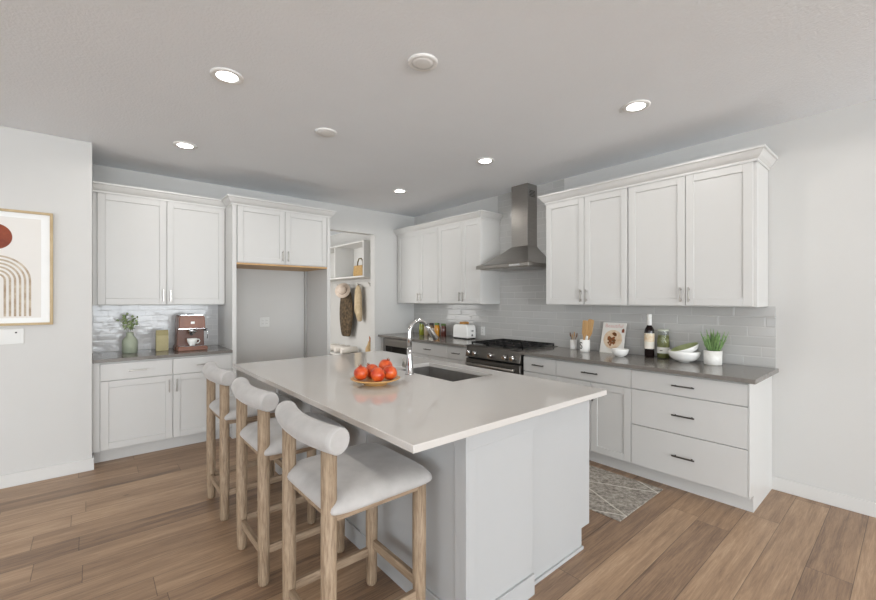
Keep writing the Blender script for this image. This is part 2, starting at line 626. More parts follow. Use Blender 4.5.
def base_unit(name, label, loc, rz, W, cols, depth=0.61, toe=0.09, hm='nickel', end=None, drawers3=False, handle_side=None, x_in=(0, 0), hl=0.13):
    t = thing(name, label, 'cabinet', loc, rz)
    m = MB().box(0, W, 0.02, depth, 0.115, ZT).box(0, W, toe, depth, 0, 0.115)
    mkobj('body', m, MT['cab'], t)
    if end:
        e = MB()
        e.prism([(0.0, 0.115), (toe, 0.115), (toe, 0), (depth, 0), (depth, ZT), (0.0, ZT)], W, W + end, axis='x')
        mkobj('end_panel', e, MT['cab'], t, bevel=0.0015)
    xa, xb = x_in[0], W - x_in[1]
    if drawers3:
        for z0, z1 in ((0.722, 0.868), (0.440, 0.716), (0.122, 0.434)):
            d = mkobj('drawer', MB().box(xa + G, xb - G, 0, 0.02, z0, z1), MT['cab'], t, bevel=0.002)
            pull(d, (xa + xb) / 2, (z0 + z1) / 2, hl, False, MT[hm])
        return t
    d = mkobj('drawer', MB().box(xa + G, xb - G, 0, 0.02, 0.722, 0.868), MT['cab'], t, bevel=0.002)
    pull(d, (xa + xb) / 2, 0.795, hl, False, MT[hm])
    ws = (xb - xa) / cols
    for i in range(cols):
        x0, x1 = xa + i * ws, xa + (i + 1) * ws
        d = mkobj('door', shaker(x0 + G, x1 - G, 0.122, 0.716), MT['cab'], t, bevel=0.002)
        if cols == 2:
            hx = x1 - 0.03 if i == 0 else x0 + 0.03
        else:
            hx = x1 - 0.03 if handle_side == 'r' else x0 + 0.03
        pull(d, hx, 0.716 - 0.095, 0.12, True, MT[hm])
    return t


def upper_unit(name, label, loc, rz, W, doors, z0, z1, depth, dz0, dz1, fl=(0.0, 0.0), bottom=None, parent=None):
    t = parent or thing(name, label, 'cabinet', loc, rz)
    zb = z0 - loc[2]
    body = MB().box(0, W, 0.02, depth, z0 - loc[2], z1 - loc[2])
    mkobj('body', body, MT['cab'], t, bevel=0.0015)
    xa, xb = fl[0], W - fl[1]
    n = doors
    if isinstance(n, int):
        splits = [xa + (xb - xa) * i / n for i in range(n + 1)]
    else:
        splits = n
    for i in range(len(splits) - 1):
        x0, x1 = splits[i], splits[i + 1]
        d = mkobj('door', shaker(x0 + G, x1 - G, dz0 - loc[2], dz1 - loc[2]), MT['cab'], t, bevel=0.002)
        hx = x1 - 0.03 if i % 2 == 0 else x0 + 0.03
        pull(d, hx, dz0 - loc[2] + 0.085, 0.115, True, MT['nickel'])
    return t


CROWN = [(0, 0), (-0.008, 0.0), (-0.008, 0.018), (-0.016, 0.024), (-0.028, 0.036), (-0.040, 0.054), (-0.048, 0.068), (-0.058, 0.072), (-0.058, 0.088), (0, 0.088)]


def crown(name, label, path):
    """path: front-edge polyline [(x,y)...] walked so that outward is on its right-hand side"""
    m = MB()
    n = len(CROWN)
    P = [Vector((p[0], p[1])) for p in path]
    rings = []
    for i, p in enumerate(P):
        dirs = []
        if i > 0:
            dirs.append((p - P[i - 1]).normalized())
        if i < len(P) - 1:
            dirs.append((P[i + 1] - p).normalized())
        nrm = [Vector((d.y, -d.x)) for d in dirs]
        if len(nrm) == 2:
            b_ = (nrm[0] + nrm[1]).normalized()
            b_ = b_ / b_.dot(nrm[0])
        else:
            b_ = nrm[0]
        rings.append([(p.x + b_.x * -a, p.y + b_.y * -a, z) for a, z in CROWN])
    vs = [v for r in rings for v in r]
    fs = []
    for i in range(len(P) - 1):
        for k in range(n):
            k2 = (k + 1) % n
            fs.append((i * n + k, i * n + k2, (i + 1) * n + k2, (i + 1) * n + k))
    fs.append(tuple(range(n)))
    fs.append(tuple((len(P) - 1) * n + k for k in reversed(range(n))))
    m.add([(v[0], v[1], v[2] + 2.405) for v in vs], fs)
    o = mkobj(name, m, MT['cab'])
    return tag(o, label, 'crown molding', 'white crown mouldings over the wall cabinets')


# --- left (far wall) run
fill = MB().box(0.009, 0.057, 4.575, 4.60, 0.115, ZT).box(0.009, 0.057, 4.655, 4.70, 0, .115)
tag(mkobj('filler_strip', fill, MT['cab']), 'narrow white filler strip between left wall and lower coffee cabinet', 'filler strip')
base_unit('base_cabinet', 'white lower cabinet under the sage vase, one drawer over one wide door', (0.058, 4.565, 0), 0, 0.532, 1, depth=0.617, handle_side='r')
base_unit('base_cabinet', 'white lower cabinet under the brown coffee machine, beside the fridge niche', (0.59, 4.565, 0), 0, 0.514, 1, depth=0.617, handle_side='l')
tag(mkobj('worktop', MB().box(0.009, 1.104, 4.54, YA - .009, ZT, 0.914), MT['stone'], bevel=0.002), 'short grey stone worktop under the coffee machine and sage vase', 'worktop')

t = upper_unit('wall_cabinet', 'white two-door wall cabinet hanging above the coffee machine', (0.010, 4.84, 1.375), 0, 1.094, [0.032, 0.5645, 1.090], 1.375, 2.44, 0.345, 1.382, 2.405)
crown('crown_molding', 'white crown moulding atop the wall cabinet over the coffee machine', [(0.010, 4.84), (1.104, 4.84)])

# fridge surround
t = thing('refrigerator_cabinet', 'tall white surround of the empty fridge niche with two doors on top', 'cabinet', (1.105, 4.56, 0))
mkobj('side_panel', MB().box(0, .04, 0, .629, 0, 2.44), MT['cab'], t, bevel=0.0015)
mkobj('side_panel', MB().box(1.04, 1.08, 0, .629, 0, 2.44), MT['cab'], t, bevel=0.0015)
mkobj('body', MB().box(.04, 1.04, .022, .629, 1.815, 2.44), MT['cab'], t)
b_ = mkobj('bottom_panel', MB().box(.04, 1.04, .004, .629, 1.797, 1.815), MT['maple'], t)
b_['label'] = 'bare maple bottom panel'
for i, (x0, x1) in enumerate(((.047, .5405), (.5405, 1.036))):
    d = mkobj('door', shaker(x0 + G, x1 - G, 1.822, 2.41), MT['cab'], t, bevel=0.002)
    pull(d, x1 - .03 if i == 0 else x0 + .03, 1.91, .115, True, MT['nickel'])
b_ = mkobj('corner_strip', MB().box(1.012, 1.04, .60, .629, 0, 1.797), simple('grey_strip', (176, 175, 172), .5, noise=.02), t)  # narrow grey strip up the right back corner of the niche
crown('crown_molding', 'white crown moulding projecting atop the fridge surround', [(1.105, 4.782), (1.105, 4.56), (2.185, 4.56), (2.185, 5.188)])

# --- right wall run (local x -> world -Y)
R = -pi / 2
XF = 3.29
def rb(y):      # base location for a unit whose left side is at world y
    return (XF, y, 0)
# under-counter appliance at the far corner
t = thing('beverage_fridge', 'steel-framed under-counter appliance with black glass front in the far corner', 'appliance', rb(5.12), R)
mkobj('body', MB().box(0, .70, .03, .61, 0, ZT - .002), MT['black'], t)
mkobj('door_frame', MB().box(0, .70, 0, .03, .76, .868).box(0, .06, 0, .03, .1, .76).box(.64, .70, 0, .03, .1, .76).box(.06, .64, 0, .03, .1, .16), MT['steel_h'], t, bevel=.002)
mkobj('glass_pane', MB().box(.06, .64, .006, .03, .16, .76), MT['blackglass'], t)
tag(mkobj('filler_strip', MB().box(3.31, 3.90, 5.122, 5.188, 0, ZT), MT['cab']), 'white filler strip in the corner beside the black-fronted appliance', 'filler strip')
base_unit('base_cabinet', 'white lower cabinet under the jars and toaster, next to the black appliance', rb(4.415), R, .715, 2, depth=.628, hm='dark_nickel')
base_unit('base_cabinet', 'narrow white lower cabinet on the far side of the range', rb(3.70), R, .352, 1, depth=.628, hm='dark_nickel', handle_side='l')
base_unit('base_cabinet', 'narrow white lower cabinet on the near side of the range', rb(2.552), R, .374, 1, depth=.628, hm='dark_nickel', handle_side='l')
base_unit('base_cabinet', 'white lower cabinet with one wide drawer over two doors, below the magazine', rb(2.178), R, .692, 2, depth=.628, hm='dark_nickel', hl=.15)
base_unit('drawer_cabinet', 'white cabinet of three stacked drawers under the potted plant', rb(1.486), R, .764, 1, depth=.628, hm='dark_nickel', drawers3=True, x_in=(0, 0), end=.010, hl=.15)
w = MB().box(3.24, XB - .009, 3.342, 5.188, ZT, .914)
tag(mkobj('worktop', w, MT['stone'], bevel=.002), 'grey-brown stone worktop under the toaster and jars, beyond the range', 'worktop')
w = MB().box(3.24, XB - .009, .672, 2.556, ZT, .914)
tag(mkobj('worktop', w, MT['stone'], bevel=.002), 'long grey-brown stone worktop carrying the wine bottle and potted plant', 'worktop')

XU = 3.57
upper_unit('wall_cabinet', 'two-door white wall cabinet in the far corner above the jars', (XU, 5.185, 1.375), R, .985, [0.04, .587, .983], 1.375, 2.44, .345, 1.382, 2.405)
upper_unit('wall_cabinet', 'two-door white wall cabinet directly left of the range hood', (XU, 4.20, 1.375), R, .80, [0.004, .47, .796], 1.375, 2.44, .345, 1.382, 2.405)
crown('crown_molding', 'white crown moulding atop the wall cabinets left of the range hood', [(XU, 5.185), (XU, 3.40), (XB - .002, 3.40)])
upper_unit('wall_cabinet', 'two-door white wall cabinet directly right of the range hood', (XU, 2.485, 1.375), R, .845, [0.004, .43, .841], 1.375, 2.44, .345, 1.382, 2.405)
upper_unit('wall_cabinet', 'two-door white wall cabinet above the wine bottle and potted plant', (XU, 1.64, 1.375), R, .905, [0.004, .452, .885], 1.375, 2.44, .345, 1.382, 2.405)
crown('crown_molding', 'white crown moulding atop the wall cabinets right of the range hood', [(XB - .002, 2.485), (XU, 2.485), (XU, .735), (XB - .002, .735)])

# ------------------------------------------------------------------ range hood
HY = 2.955
t = thing('range_hood', 'stainless steel chimney range hood on the tiled wall above the range', 'range hood', (XB - .009, HY, 1.78), R)
# local: front -Y, x left->right; depth from y=-0.5 (front) to 0 (wall)
m = MB()
x0, x1, yf = -.375, .375, -.50
cx0, cx1, cyf, zt = -.115, .115, -.175, .26
m.box(x0, x1, yf, 0, 0.0, .035)
prof = []
K = 8
rings = []
for k in range(K + 1):
    s = k / K
    e = s ** 0.8
    zz = .035 + (zt - .035) * (s ** 1.25)
    rings.append((x0 + (cx0 - x0) * s, x1 + (cx1 - x1) * s, yf + (cyf - yf) * s, zz))
vs = []
for a, b_, c_, z in rings:
    vs += [(a, 0, z), (a, c_, z), (b_, c_, z), (b_, 0, z)]
fs = []
for k in range(K):
    for j in range(4):
        j2 = (j + 1) % 4
        fs.append((4 * k + j, 4 * k + j2, 4 * k + 4 + j2, 4 * k + 4 + j))
fs.append((4 * K, 4 * K + 1, 4 * K + 2, 4 * K + 3))
m.add(vs, fs)
mkobj('canopy', m, MT['steel'], t, bevel=.002)
mkobj('chimney', MB().box(cx0, cx1, cyf, 0, zt - .005, .962), MT['steel'], t, bevel=.0015)
m = MB()
for k in range(5):
    m.box(cx1, cx1 + .002, -.14, -.04, .82 + k * .016, .826 + k * .016)
mkobj('vent_slots', m, MT['black'], t)
m = MB().box(-.34, -.01, -.46, -.06, -.006, 0).box(.01, .34, -.46, -.06, -.006, 0)
mkobj('filter', m, MT['nickel'], t)
m = MB()
for k in range(4):
    m.lathe([(.008, 0), (.008, .004)], (0, 0, 0), 12)
m = MB().box(.12, .26, yf - .003, yf, .008, .026)
mkobj('control_panel', m, MT['chrome'], t)

# ------------------------------------------------------------------ range
t = thing('gas_range', 'slide-in stainless steel gas range with black grates under the hood', 'range', (3.255, 3.338, 0), R)
W = .776
mkobj('body', MB().box(.004, W - .004, .045, .655, .02, .895).box(.004, W - .004, .05, .655, .0, .02), MT['black'], t)
m = MB()
m.prism([(-.012, .79), (.045, .775), (.045, .905), (.02, .905)], .004, W - .004, axis='x')
mkobj('control_panel', m, MT['steel_h'], t, bevel=.003)
mkobj('cooktop', MB().box(-.004, W + .004, .02, .652, .905, .918), MT['steel_h'], t, bevel=.002)
for k, xx in enumerate((.07, .16, .39, .59, .69)):
    m = MB()
    m.tube([(xx, -.001, .842), (xx, -.018, .837), (xx, -.045, .830)], [.026, .023, .021], 20)
    kn = mkobj('knob', m, MT['chrome'], t)
d = mkobj('oven_door', MB().box(.006, W - .006, .0, .045, .2, .768), MT['steel_h'], t, bevel=.003)
mkobj('door_window', MB().box(.12, W - .12, -.002, .004, .3, .62), MT['blackglass'], d)
m = MB().tube([(.05, -.045, .715), (W - .05, -.045, .715)], .012, 14)
for xx in (.08, W - .08):
    m.box(xx - .01, xx + .01, -.045, 0, .706, .724)
mkobj('door_handle', m, MT['nickel'], d)
dr = mkobj('warming_drawer', MB().box(.006, W - .006, .0, .045, .04, .19), MT['steel_h'], t, bevel=.003)
m = MB()
for gx in (0.02, .265, .51):
    ww = .245
    x0, x1, y0, y1 = gx + .004, gx + ww - .004, .07, .62
    z0, z1 = .936, .950
    for a in (x0, x1 - .012):
        m.box(a, a + .012, y0, y1, z0, z1)
    for a in (y0, (y0 + y1) / 2 - .006, y1 - .012):
        m.box(x0, x1, a, a + .012, z0, z1)
    cx_ = (x0 + x1) / 2
    m.box(cx_ - .005, cx_ + .005, y0, y1, z0, z1)
    for cy_ in (y0 + .14, y1 - .14):
        m.box(x0, x1, cy_ - .005, cy_ + .005, z0, z1)
    for a in (x0, x1 - .012):
        for c_ in (y0, y1 - .012):
            m.box(a, a + .012, c_, c_ + .012, .918, z0)
g = mkobj('grate', m, MT['iron'], t)
for bx in (.14, .388, .635):
    for by in (.21, .48):
        m = MB().lathe([(.045, 0), (.045, .008), (.03, .010), (.03, .016), (.0, .016)], (bx, by, .918), 24)
        mkobj('burner', m, MT['iron'], t)

# ------------------------------------------------------------------ island
t = thing('kitchen_island', 'white kitchen island base with panelled sides in the middle of the room', 'island', (1.18, 1.20, 0))
IL = 2.27
# local coordinates: x 0..1.05, y 0..2.27
mkobj('pony_wall', MB().box(0, .455, .012, IL - .012, 0, ZT), MT['isl'], t, bevel=.002)
b_ = MB().box(.457, 1.03, .06, .67, .115, ZT).box(.457, 1.03, 1.40, IL - .02, .115, ZT).box(.457, 1.03, .67, 1.40, .115, .68).box(.457, .53, .67, 1.40, .68, ZT).box(.94, 1.03, .67, 1.40, .68, ZT).box(.457, .965, .062, IL - .02, 0, .115)
mkobj('body', b_, MT['isl'], t)
e = MB().prism([(.455, 0), (.965, 0), (.965, .115), (1.05, .115), (1.05, ZT), (.455, ZT)], .05, .062, axis='y')
mkobj('end_panel', e, MT['isl'], t, bevel=.0015)
e = MB().prism([(.455, 0), (.965, 0), (.965, .115), (1.05, .115), (1.05, ZT), (.455, ZT)], IL - .02, IL - .008, axis='y')
mkobj('end_panel', e, MT['isl'], t, bevel=.0015)
m = MB()
m.box(-.012, .455, 0, .012, 0, .10).box(-.012, 0, 0, IL, 0, .10)
m.box(.455, .967, .038, .05, 0, .018)
mkobj('baseboard', m, MT['isl'], t, bevel=.002)
m = MB()
m.box(0, .455, .004, .012, .80, ZT)                   # apron strip under the worktop
m.box(-.008, 0, 0.0, .07, .10, ZT)                     # corner board
m.box(.0, .055, .004, .012, .10, .80)
for yy in (.80, 1.56, IL - .07):
    m.box(-.008, 0, yy, yy + .07, .10, ZT)
m.box(-.008, 0, .07, IL - .07, .81, ZT)
mkobj('trim_boards', m, MT['isl'], t, bevel=.0015)
m = MB().box(1.03, 1.05, .052, .062, .115, ZT)
# fronts on the working side (face +X)
ys = [.066, .50, .93, 1.60, IL - .022]
for i in range(4):
    y0, y1 = ys[i], ys[i + 1]
    d = shaker(-y1 + G, -y0 - G, .122, .716)
    d.v = [(1.05 - v[1], -v[0], v[2]) for v in d.v]
    dd = mkobj('door', d, MT['isl'], t, bevel=.002)
    m = MB().box(1.073, 1.083, (y0 + .03), (y0 + .04), .57, .69).box(1.05, 1.08, y0 + .031, y0 + .039, .585, .593).box(1.05, 1.08, y0 + .031, y0 + .039, .667, .675)
    mkobj('handle', m, MT['dark_nickel'], dd)
    d = mkobj('drawer', MB().box(1.03, 1.05, y0 + G, y1 - G, .722, .868), MT['isl'], t, bevel=.002)
    m = MB().box(1.073, 1.083, (y0 + y1) / 2 - .065, (y0 + y1) / 2 + .065, .79, .80)
    for s in (-.045, .045):
        m.box(1.05, 1.08, (y0 + y1) / 2 + s - .004, (y0 + y1) / 2 + s + .004, .791, .799)
    mkobj('handle', m, MT['dark_nickel'], d)

# island worktop with the sink cut-out
X0, X1, Y0, Y1 = .862, 2.240, 1.147, 3.53
SX0, SX1, SY0, SY1 = 1.725, 2.105, 1.885, 2.585
m = MB()
def ring(z):
    return [(X0, Y0, z), (X1, Y0, z), (X1, Y1, z), (X0, Y1, z), (SX0, SY0, z), (SX1, SY0, z), (SX1, SY1, z), (SX0, SY1, z)]
vs = ring(ZT) + ring(.914)
fs = []
for k in range(4):
    k2 = (k + 1) % 4
    fs.append((k, 4 + k, 4 + k2, k2))
    fs.append((8 + k, 8 + k2, 12 + k2, 12 + k))
    fs.append((k, k2, 8 + k2, 8 + k))
    fs.append((4 + k, 12 + k, 12 + k2, 4 + k2))
m.add(vs, fs)
tag(mkobj('island_worktop', m, MT['quartz'], bevel=.003), 'large white quartz island worktop holding the fruit plate and sink', 'worktop')
# undermount sink
m = MB()
a0, a1, c0, c1 = SX0 - .006, SX1 + .006, SY0 - .006, SY1 + .006
zt_, zb_ = .882, .70
m.box(a0 - .004, a0, c0 - .004, c1 + .004, zb_, zt_).box(a1, a1 + .004, c0 - .004, c1 + .004, zb_, zt_)
m.box(a0, a1, c0 - .004, c0, zb_, zt_).box(a0, a1, c1, c1 + .004, zb_, zt_).box(a0 - .004, a1 + .004, c0 - .004, c1 + .004, zb_ - .004, zb_)
t = thing('sink', 'dark steel undermount sink set into the white island worktop', 'sink', (0, 0, 0))
t.location = ((a0 + a1) / 2, (c0 + c1) / 2, zb_)
m.v = [(v[0] - t.location.x, v[1] - t.location.y, v[2] - zb_) for v in m.v]
mkobj('basin', m, MT['sink'], t)
mkobj('drain', MB().lathe([(.045, 0), (.045, .003), (.03, .004), (0, .004)], (0, 0, .0005), 24), MT['chrome'], t)
# faucet
t = thing('faucet', 'tall chrome gooseneck faucet beside the sink on the island', 'faucet', (1.665, 2.26, .914))
m = MB().lathe([(.030, 0), (.030, .006), (.026, .012), (.024, .07), (.019, .13), (.0165, .19)], n=24)
arc = [(0, 0, .18)] + [(.0, 0, .25)]
rr = .082
for k in range(0, 15):
    a = pi - (pi * 0.80) * k / 14
    arc.append((rr + rr * cos(a), 0, .285 + rr * sin(a)))
m.tube(arc, .0148, 16)
mkobj('spout', m, MT['chrome'], t)
ex = Vector(arc[-1])
dd_ = (Vector(arc[-1]) - Vector(arc[-2])).normalized()
m = MB().tube([ex, ex + dd_ * .03, ex + dd_ * .09, ex + dd_ * .135], [.0155, .0165, .0195, .021], 18)
mkobj('spray_head', m, MT['chrome'], t)
m = MB().tube([(0, .015, .062), (0, .060, .062)], .021, 18).tube([(0, .056, .062), (-.006, .062, .085), (-.016, .068, .105)], [.008, .007, .0055], 10)
mkobj('lever', m, MT['nickel'], t)


# ------------------------------------------------------------------ bar stools
def make_stool(label, loc):
    t = thing('bar_stool', label, 'bar stool', loc, group='three bar stools along the island')
    bx, fx, hy = -.208, .208, .195
    for sy in (-1, 1):
        m = MB().lathe([(.022, 0), (.027, .012), (.027, .1), (.029, .3), (.029, .895)], (bx, sy * hy, 0), 24)
        mkobj('leg', m, MT['oak'], t)
        m = MB().lathe([(.022, 0), (.027, .012), (.027, .1), (.030, .3), (.030, .64)], (fx, sy * hy, 0), 24)
        mkobj('leg', m, MT['oak'], t)
    for sy in (-1, 1):
        mkobj('stretcher', MB().box(bx, fx, sy * hy - .011, sy * hy + .011, .15, .19), MT['oak_x'], t, bevel=.003)
    mkobj('stretcher', MB().box(fx - .011, fx + .011, -hy, hy, .19, .232), MT['oak_y'], t, bevel=.003)
    mkobj('stretcher', MB().box(bx - .011, bx + .011, -hy, hy, .135, .175), MT['oak_y'], t, bevel=.003)
    m = MB().box(bx, fx + .02, -hy - .02, -hy + .01, .618, .648).box(bx, fx + .02, hy - .01, hy + .02, .618, .648)
    m.box(fx, fx + .025, -hy, hy, .618, .648).box(bx, bx + .02, -hy, hy, .618, .648)
    mkobj('seat_frame', m, MT['oak_x'], t, bevel=.003)
    # cushion: soft rounded square, wider to the front, crowned
    m = MB()
    nx, ny = 16, 16
    def pt(i, j, top):
        u = -1 + 2 * i / nx
        v = -1 + 2 * j / ny
        x = .018 + u * .246
        wy = .252 + .003 * (u + 1) / 2
        # waist round the back posts
        y = v * wy
        # round the corners in plan
        cr = max(abs(u), abs(v))
        d = (abs(u) ** 9 + abs(v) ** 9) ** (1 / 9.0)
        if d > 1e-6 and cr > 0:
            k = cr / d
            x = .018 + (x - .018) * (1 - (1 - k) * .9)
            y *= (1 - (1 - k) * .9)
        if top:
            e = (1 - abs(u) ** 5) * (1 - abs(v) ** 5)
            z = .680 + .036 * max(0, e) ** .35 + .008 * (1 - v * v) * (1 - u * u)
        else:
            z = .648
        return (x, y, z)
    top = [[pt(i, j, True) for j in range(ny + 1)] for i in range(nx + 1)]
    vs = [p for r in top for p in r]
    idx = lambda i, j: i * (ny + 1) + j
    fs = [(idx(i, j), idx(i + 1, j), idx(i + 1, j + 1), idx(i, j + 1)) for i in range(nx) for j in range(ny)]
    o = len(vs)
    vs += [pt(i, j, False) for i in range(nx + 1) for j in range(ny + 1)]
    fs += [(o + idx(i, j), o + idx(i, j + 1), o + idx(i + 1, j + 1), o + idx(i + 1, j)) for i in range(nx) for j in range(ny)]
    for i in range(nx):
        for j in (0, ny):
            fs.append((idx(i, j), idx(i + 1, j), o + idx(i + 1, j), o + idx(i, j)))
    for j in range(ny):
        for i in (0, nx):
            fs.append((idx(i, j), idx(i, j + 1), o + idx(i, j + 1), o + idx(i, j)))
    m.add(vs, fs, True)
    mkobj('seat', m, MT['velvet'], t, sub=1)
    # bolster backrest bowed away from the sitter
    pts, rad = [], []
    n = 20
    pts = []
    for k in range(n + 1):
        s = -1 + 2 * k / n
        pts.append((-.198 - .036 * (1 - s * s), s * .258, .924))
        rad.append(.048)
    m = MB()
    e0 = [pts[0], pts[0]]
    m.tube([(pts[0][0] + .001, pts[0][1] - .004, .924)] + pts + [(pts[-1][0] + .001, pts[-1][1] + .004, .924)], [.042] + rad + [.042], 28)
    mkobj('backrest', m, MT['velvet'], t)
    return t


MT['oak_x'] = simple('pale_oak_x', (172, 151, 127), 0.6, rgb2=(134, 112, 90), nscale=9, stretch=(.9, 9, 9), bump=0.25, bscale=22)
MT['oak_y'] = simple('pale_oak_y', (172, 151, 127), 0.6, rgb2=(134, 112, 90), nscale=9, stretch=(9, .9, 9), bump=0.25, bscale=22)
st = make_stool('grey velvet bar stool with pale oak legs, nearest the camera', (.868, 1.585, 0))
copy_tree(st, (.868, 2.32, 0), 'grey velvet bar stool with pale oak legs, the middle one of three')
copy_tree(st, (.868, 3.11, 0), 'grey velvet bar stool with pale oak legs, farthest along the island')

# ------------------------------------------------------------------ rug
m = MB().box(-.34, .34, 0, 2.1, .001, .008)
o = mkobj('runner_rug', m, MT['rug'], bevel=.002)
o.location = (2.925, 1.237, 0)
tag(o, 'grey-beige runner rug with white diamond lines between island and drawers', 'rug')

# ------------------------------------------------------------------ ceiling fittings
glow = emis('lamp_glow', (1, .97, .92, 1), 14)
def downlight(x, y, label):
    t = thing('recessed_light', label, 'ceiling light', (x, y, H), group='recessed ceiling lights')
    mkobj('trim_ring', MB().lathe([(.058, -.006), (.078, -.010), (.088, -.006), (.09, 0), (.058, -.0)], n=40, cap0=False, cap1=False), MT['white_plastic'], t)
    mkobj('lamp_disc', MB().lathe([(.0, -.005), (.058, -.005), (.058, -.001)], n=40, cap1=False), glow, t)
    d = bpy.data.lights.new('lamp', 'SPOT')
    d.energy = 12.5
    d.spot_size = radians(168)
    d.spot_blend = 0.2
    d.shadow_soft_size = .06
    d.color = (1, .97, .93)
    l = bpy.data.objects.new('lamp', d)
    l.location = (0, 0, -.02)
    l.parent = t
    COL.objects.link(l)
for x, y, lb in ((.61, 2.63, 'glowing recessed ceiling light nearest upper left of the picture'),
                 (.61, 4.04, 'glowing recessed ceiling light in front of the coffee-side wall cabinet'),
                 (2.84, 4.05, 'smallest glowing recessed ceiling light, near the far corner'),
                 (2.84, 2.65, 'glowing recessed ceiling light left of the range hood chimney'),
                 (2.82, 1.24, 'glowing recessed ceiling light above the right-hand wall cabinets')):
    downlight(x, y, lb)
for x, y, lb in ((.61, 1.24, 'added unseen recessed ceiling light just above the nearest bar stool'),  # downlights added out of view to brighten the walls
                 (.61, -.16, 'added unseen recessed ceiling light directly over the camera position'),
                 (2.83, -.16, 'added unseen recessed ceiling light by the bare right wall'),
                 (-1.6, 2.64, 'added unseen recessed ceiling light in front of the framed art'),
                 (-1.6, .20, 'added unseen recessed ceiling light in the open living area')):
    downlight(x, y, lb)
for x, y, lb in ((1.40, 1.775, 'larger unlit round white ceiling disc near the picture top'),
                 (1.404, 3.01, 'smaller-looking unlit round white ceiling disc, farther from the camera')):
    t = thing('ceiling_speaker', lb, 'ceiling disc', (x, y, H))
    mkobj('ring', MB().lathe([(.060, -.010), (.074, -.012), (.082, -.006), (.084, 0), (.060, 0)], n=40, cap0=False, cap1=False), MT['white_plastic'], t)
    mkobj('cover', MB().lathe([(0, -.013), (.04, -.012), (.062, -.009), (.062, -.001)], n=40, cap1=False), MT['white_plastic'], t)

# ------------------------------------------------------------------ switches, outlets
def plate(name, label, loc, rz, w, h, kind):
    t = thing(name, label, 'outlet' if kind == 'outlet' else 'switch', loc, rz)
    mkobj('plate', MB().box(-w / 2, w / 2, -.005, 0, -h / 2, h / 2), MT['plate'], t, bevel=.002)
    n = max(1, round(w / .05) - (1 if w < .09 else 0))
    n = {'.07': 1}.get(kind, n) if False else int(round((w - .02) / .048))
    for i in range(n):
        cx = (i - (n - 1) / 2) * .046
        if kind == 'outlet':
            m = MB().box(cx - .016, cx + .016, -.009, -.006, -.034, .034)
            o = mkobj('socket', m, MT['plate'], t, bevel=.001)
            m = MB()
            for z in (-.018, .018):
                m.box(cx - .007, cx - .005, -.0096, -.009, z - .005, z + .005).box(cx + .005, cx + .007, -.0096, -.009, z - .005, z + .005)
            mkobj('slot', m, MT['black'], o)
        else:
            m = MB().prism([(-.008, -.032), (-.005, .032), (-.005, -.032)], cx - .016, cx + .016, axis='x')
            mkobj('rocker', m, MT['plate'], t)
    return t
t = plate('light_switch', 'white multi-switch plate with a small dark dot below the framed art', (-.500, 4.487, 1.145), 0, .21, .115, 'switch')
mkobj('sensor', MB().lathe([(.006, 0), (.006, .002)], n=12), MT['black'], t).matrix_local = Matrix.Translation((.062, -.0058, .03)) @ Matrix.Rotation(pi / 2, 4, 'X')
plate('wall_outlet', 'white double outlet plate on the wall inside the fridge niche', (1.62, YA, 1.155), 0, .116, .115, 'outlet')
plate('wall_outlet', 'white outlet plate on grey tile between toaster and range', (XB - .008, 3.69, 1.02), R, .072, .115, 'outlet')

# ------------------------------------------------------------------ framed art
t = thing('framed_art', 'pale oak framed print of a rust sun over brown arches', 'picture', (-.545, 4.487, 1.672))
fw, fh = .314, .442
m = MB()
m.box(-fw, -fw + .018, -.03, 0, -fh, fh).box(fw - .018, fw, -.03, 0, -fh, fh).box(-fw + .018, fw - .018, -.03, 0, -fh, -fh + .018).box(-fw + .018, fw - .018, -.03, 0, fh - .018, fh)
mkobj('frame', m, simple('light_oak_frame', (196, 174, 136), .5, rgb2=(176, 152, 112), nscale=8, stretch=(1, 1, 1)), t, bevel=.002)
mkobj('mat_board', MB().box(-fw + .018, fw - .018, -.012, 0, -fh + .018, fh - .018), simple('mat_white', (240, 241, 240), .8, noise=.01), t)
pr = mkobj('print', MB().box(-.245, .245, -.0135, -.012, -.385, .385), simple('print_paper', (226, 223, 218), .8, noise=.01), t)
m = MB()
m.prism([(.088 * cos(2 * pi * k / 40), .232 + .096 * sin(2 * pi * k / 40)) for k in range(40)], -.0150, -.0136)
s_ = mkobj('sun', m, simple('rust_ink', (150, 70, 36), .6, rgb2=(112, 42, 22), nscale=14), pr)
m = MB()
for r_o in (.19, .163, .136, .109, .082, .055):
    r_i = r_o - .013
    out = [(-r_o, -.372)] + [(-r_o * cos(pi * k / 24), -.097 + r_o * sin(pi * k / 24)) for k in range(25)] + [(r_o, -.372)]
    inn = [(r_i, -.372)] + [(r_i * cos(pi * k / 24), -.097 + r_i * sin(pi * k / 24)) for k in range(25)] + [(-r_i, -.372)]
    n = len(out)
    vs = [(a, -.0145, c) for a, c in out] + [(a, -.0145, c) for a, c in reversed(inn)]
    m.add(vs, [(k, k + 1, n + k + 1, n + k) for k in range(n - 1)])
mkobj('arches', m, simple('bronze_ink', (152, 130, 104), .6, rgb2=(205, 192, 172), nscale=12), pr)

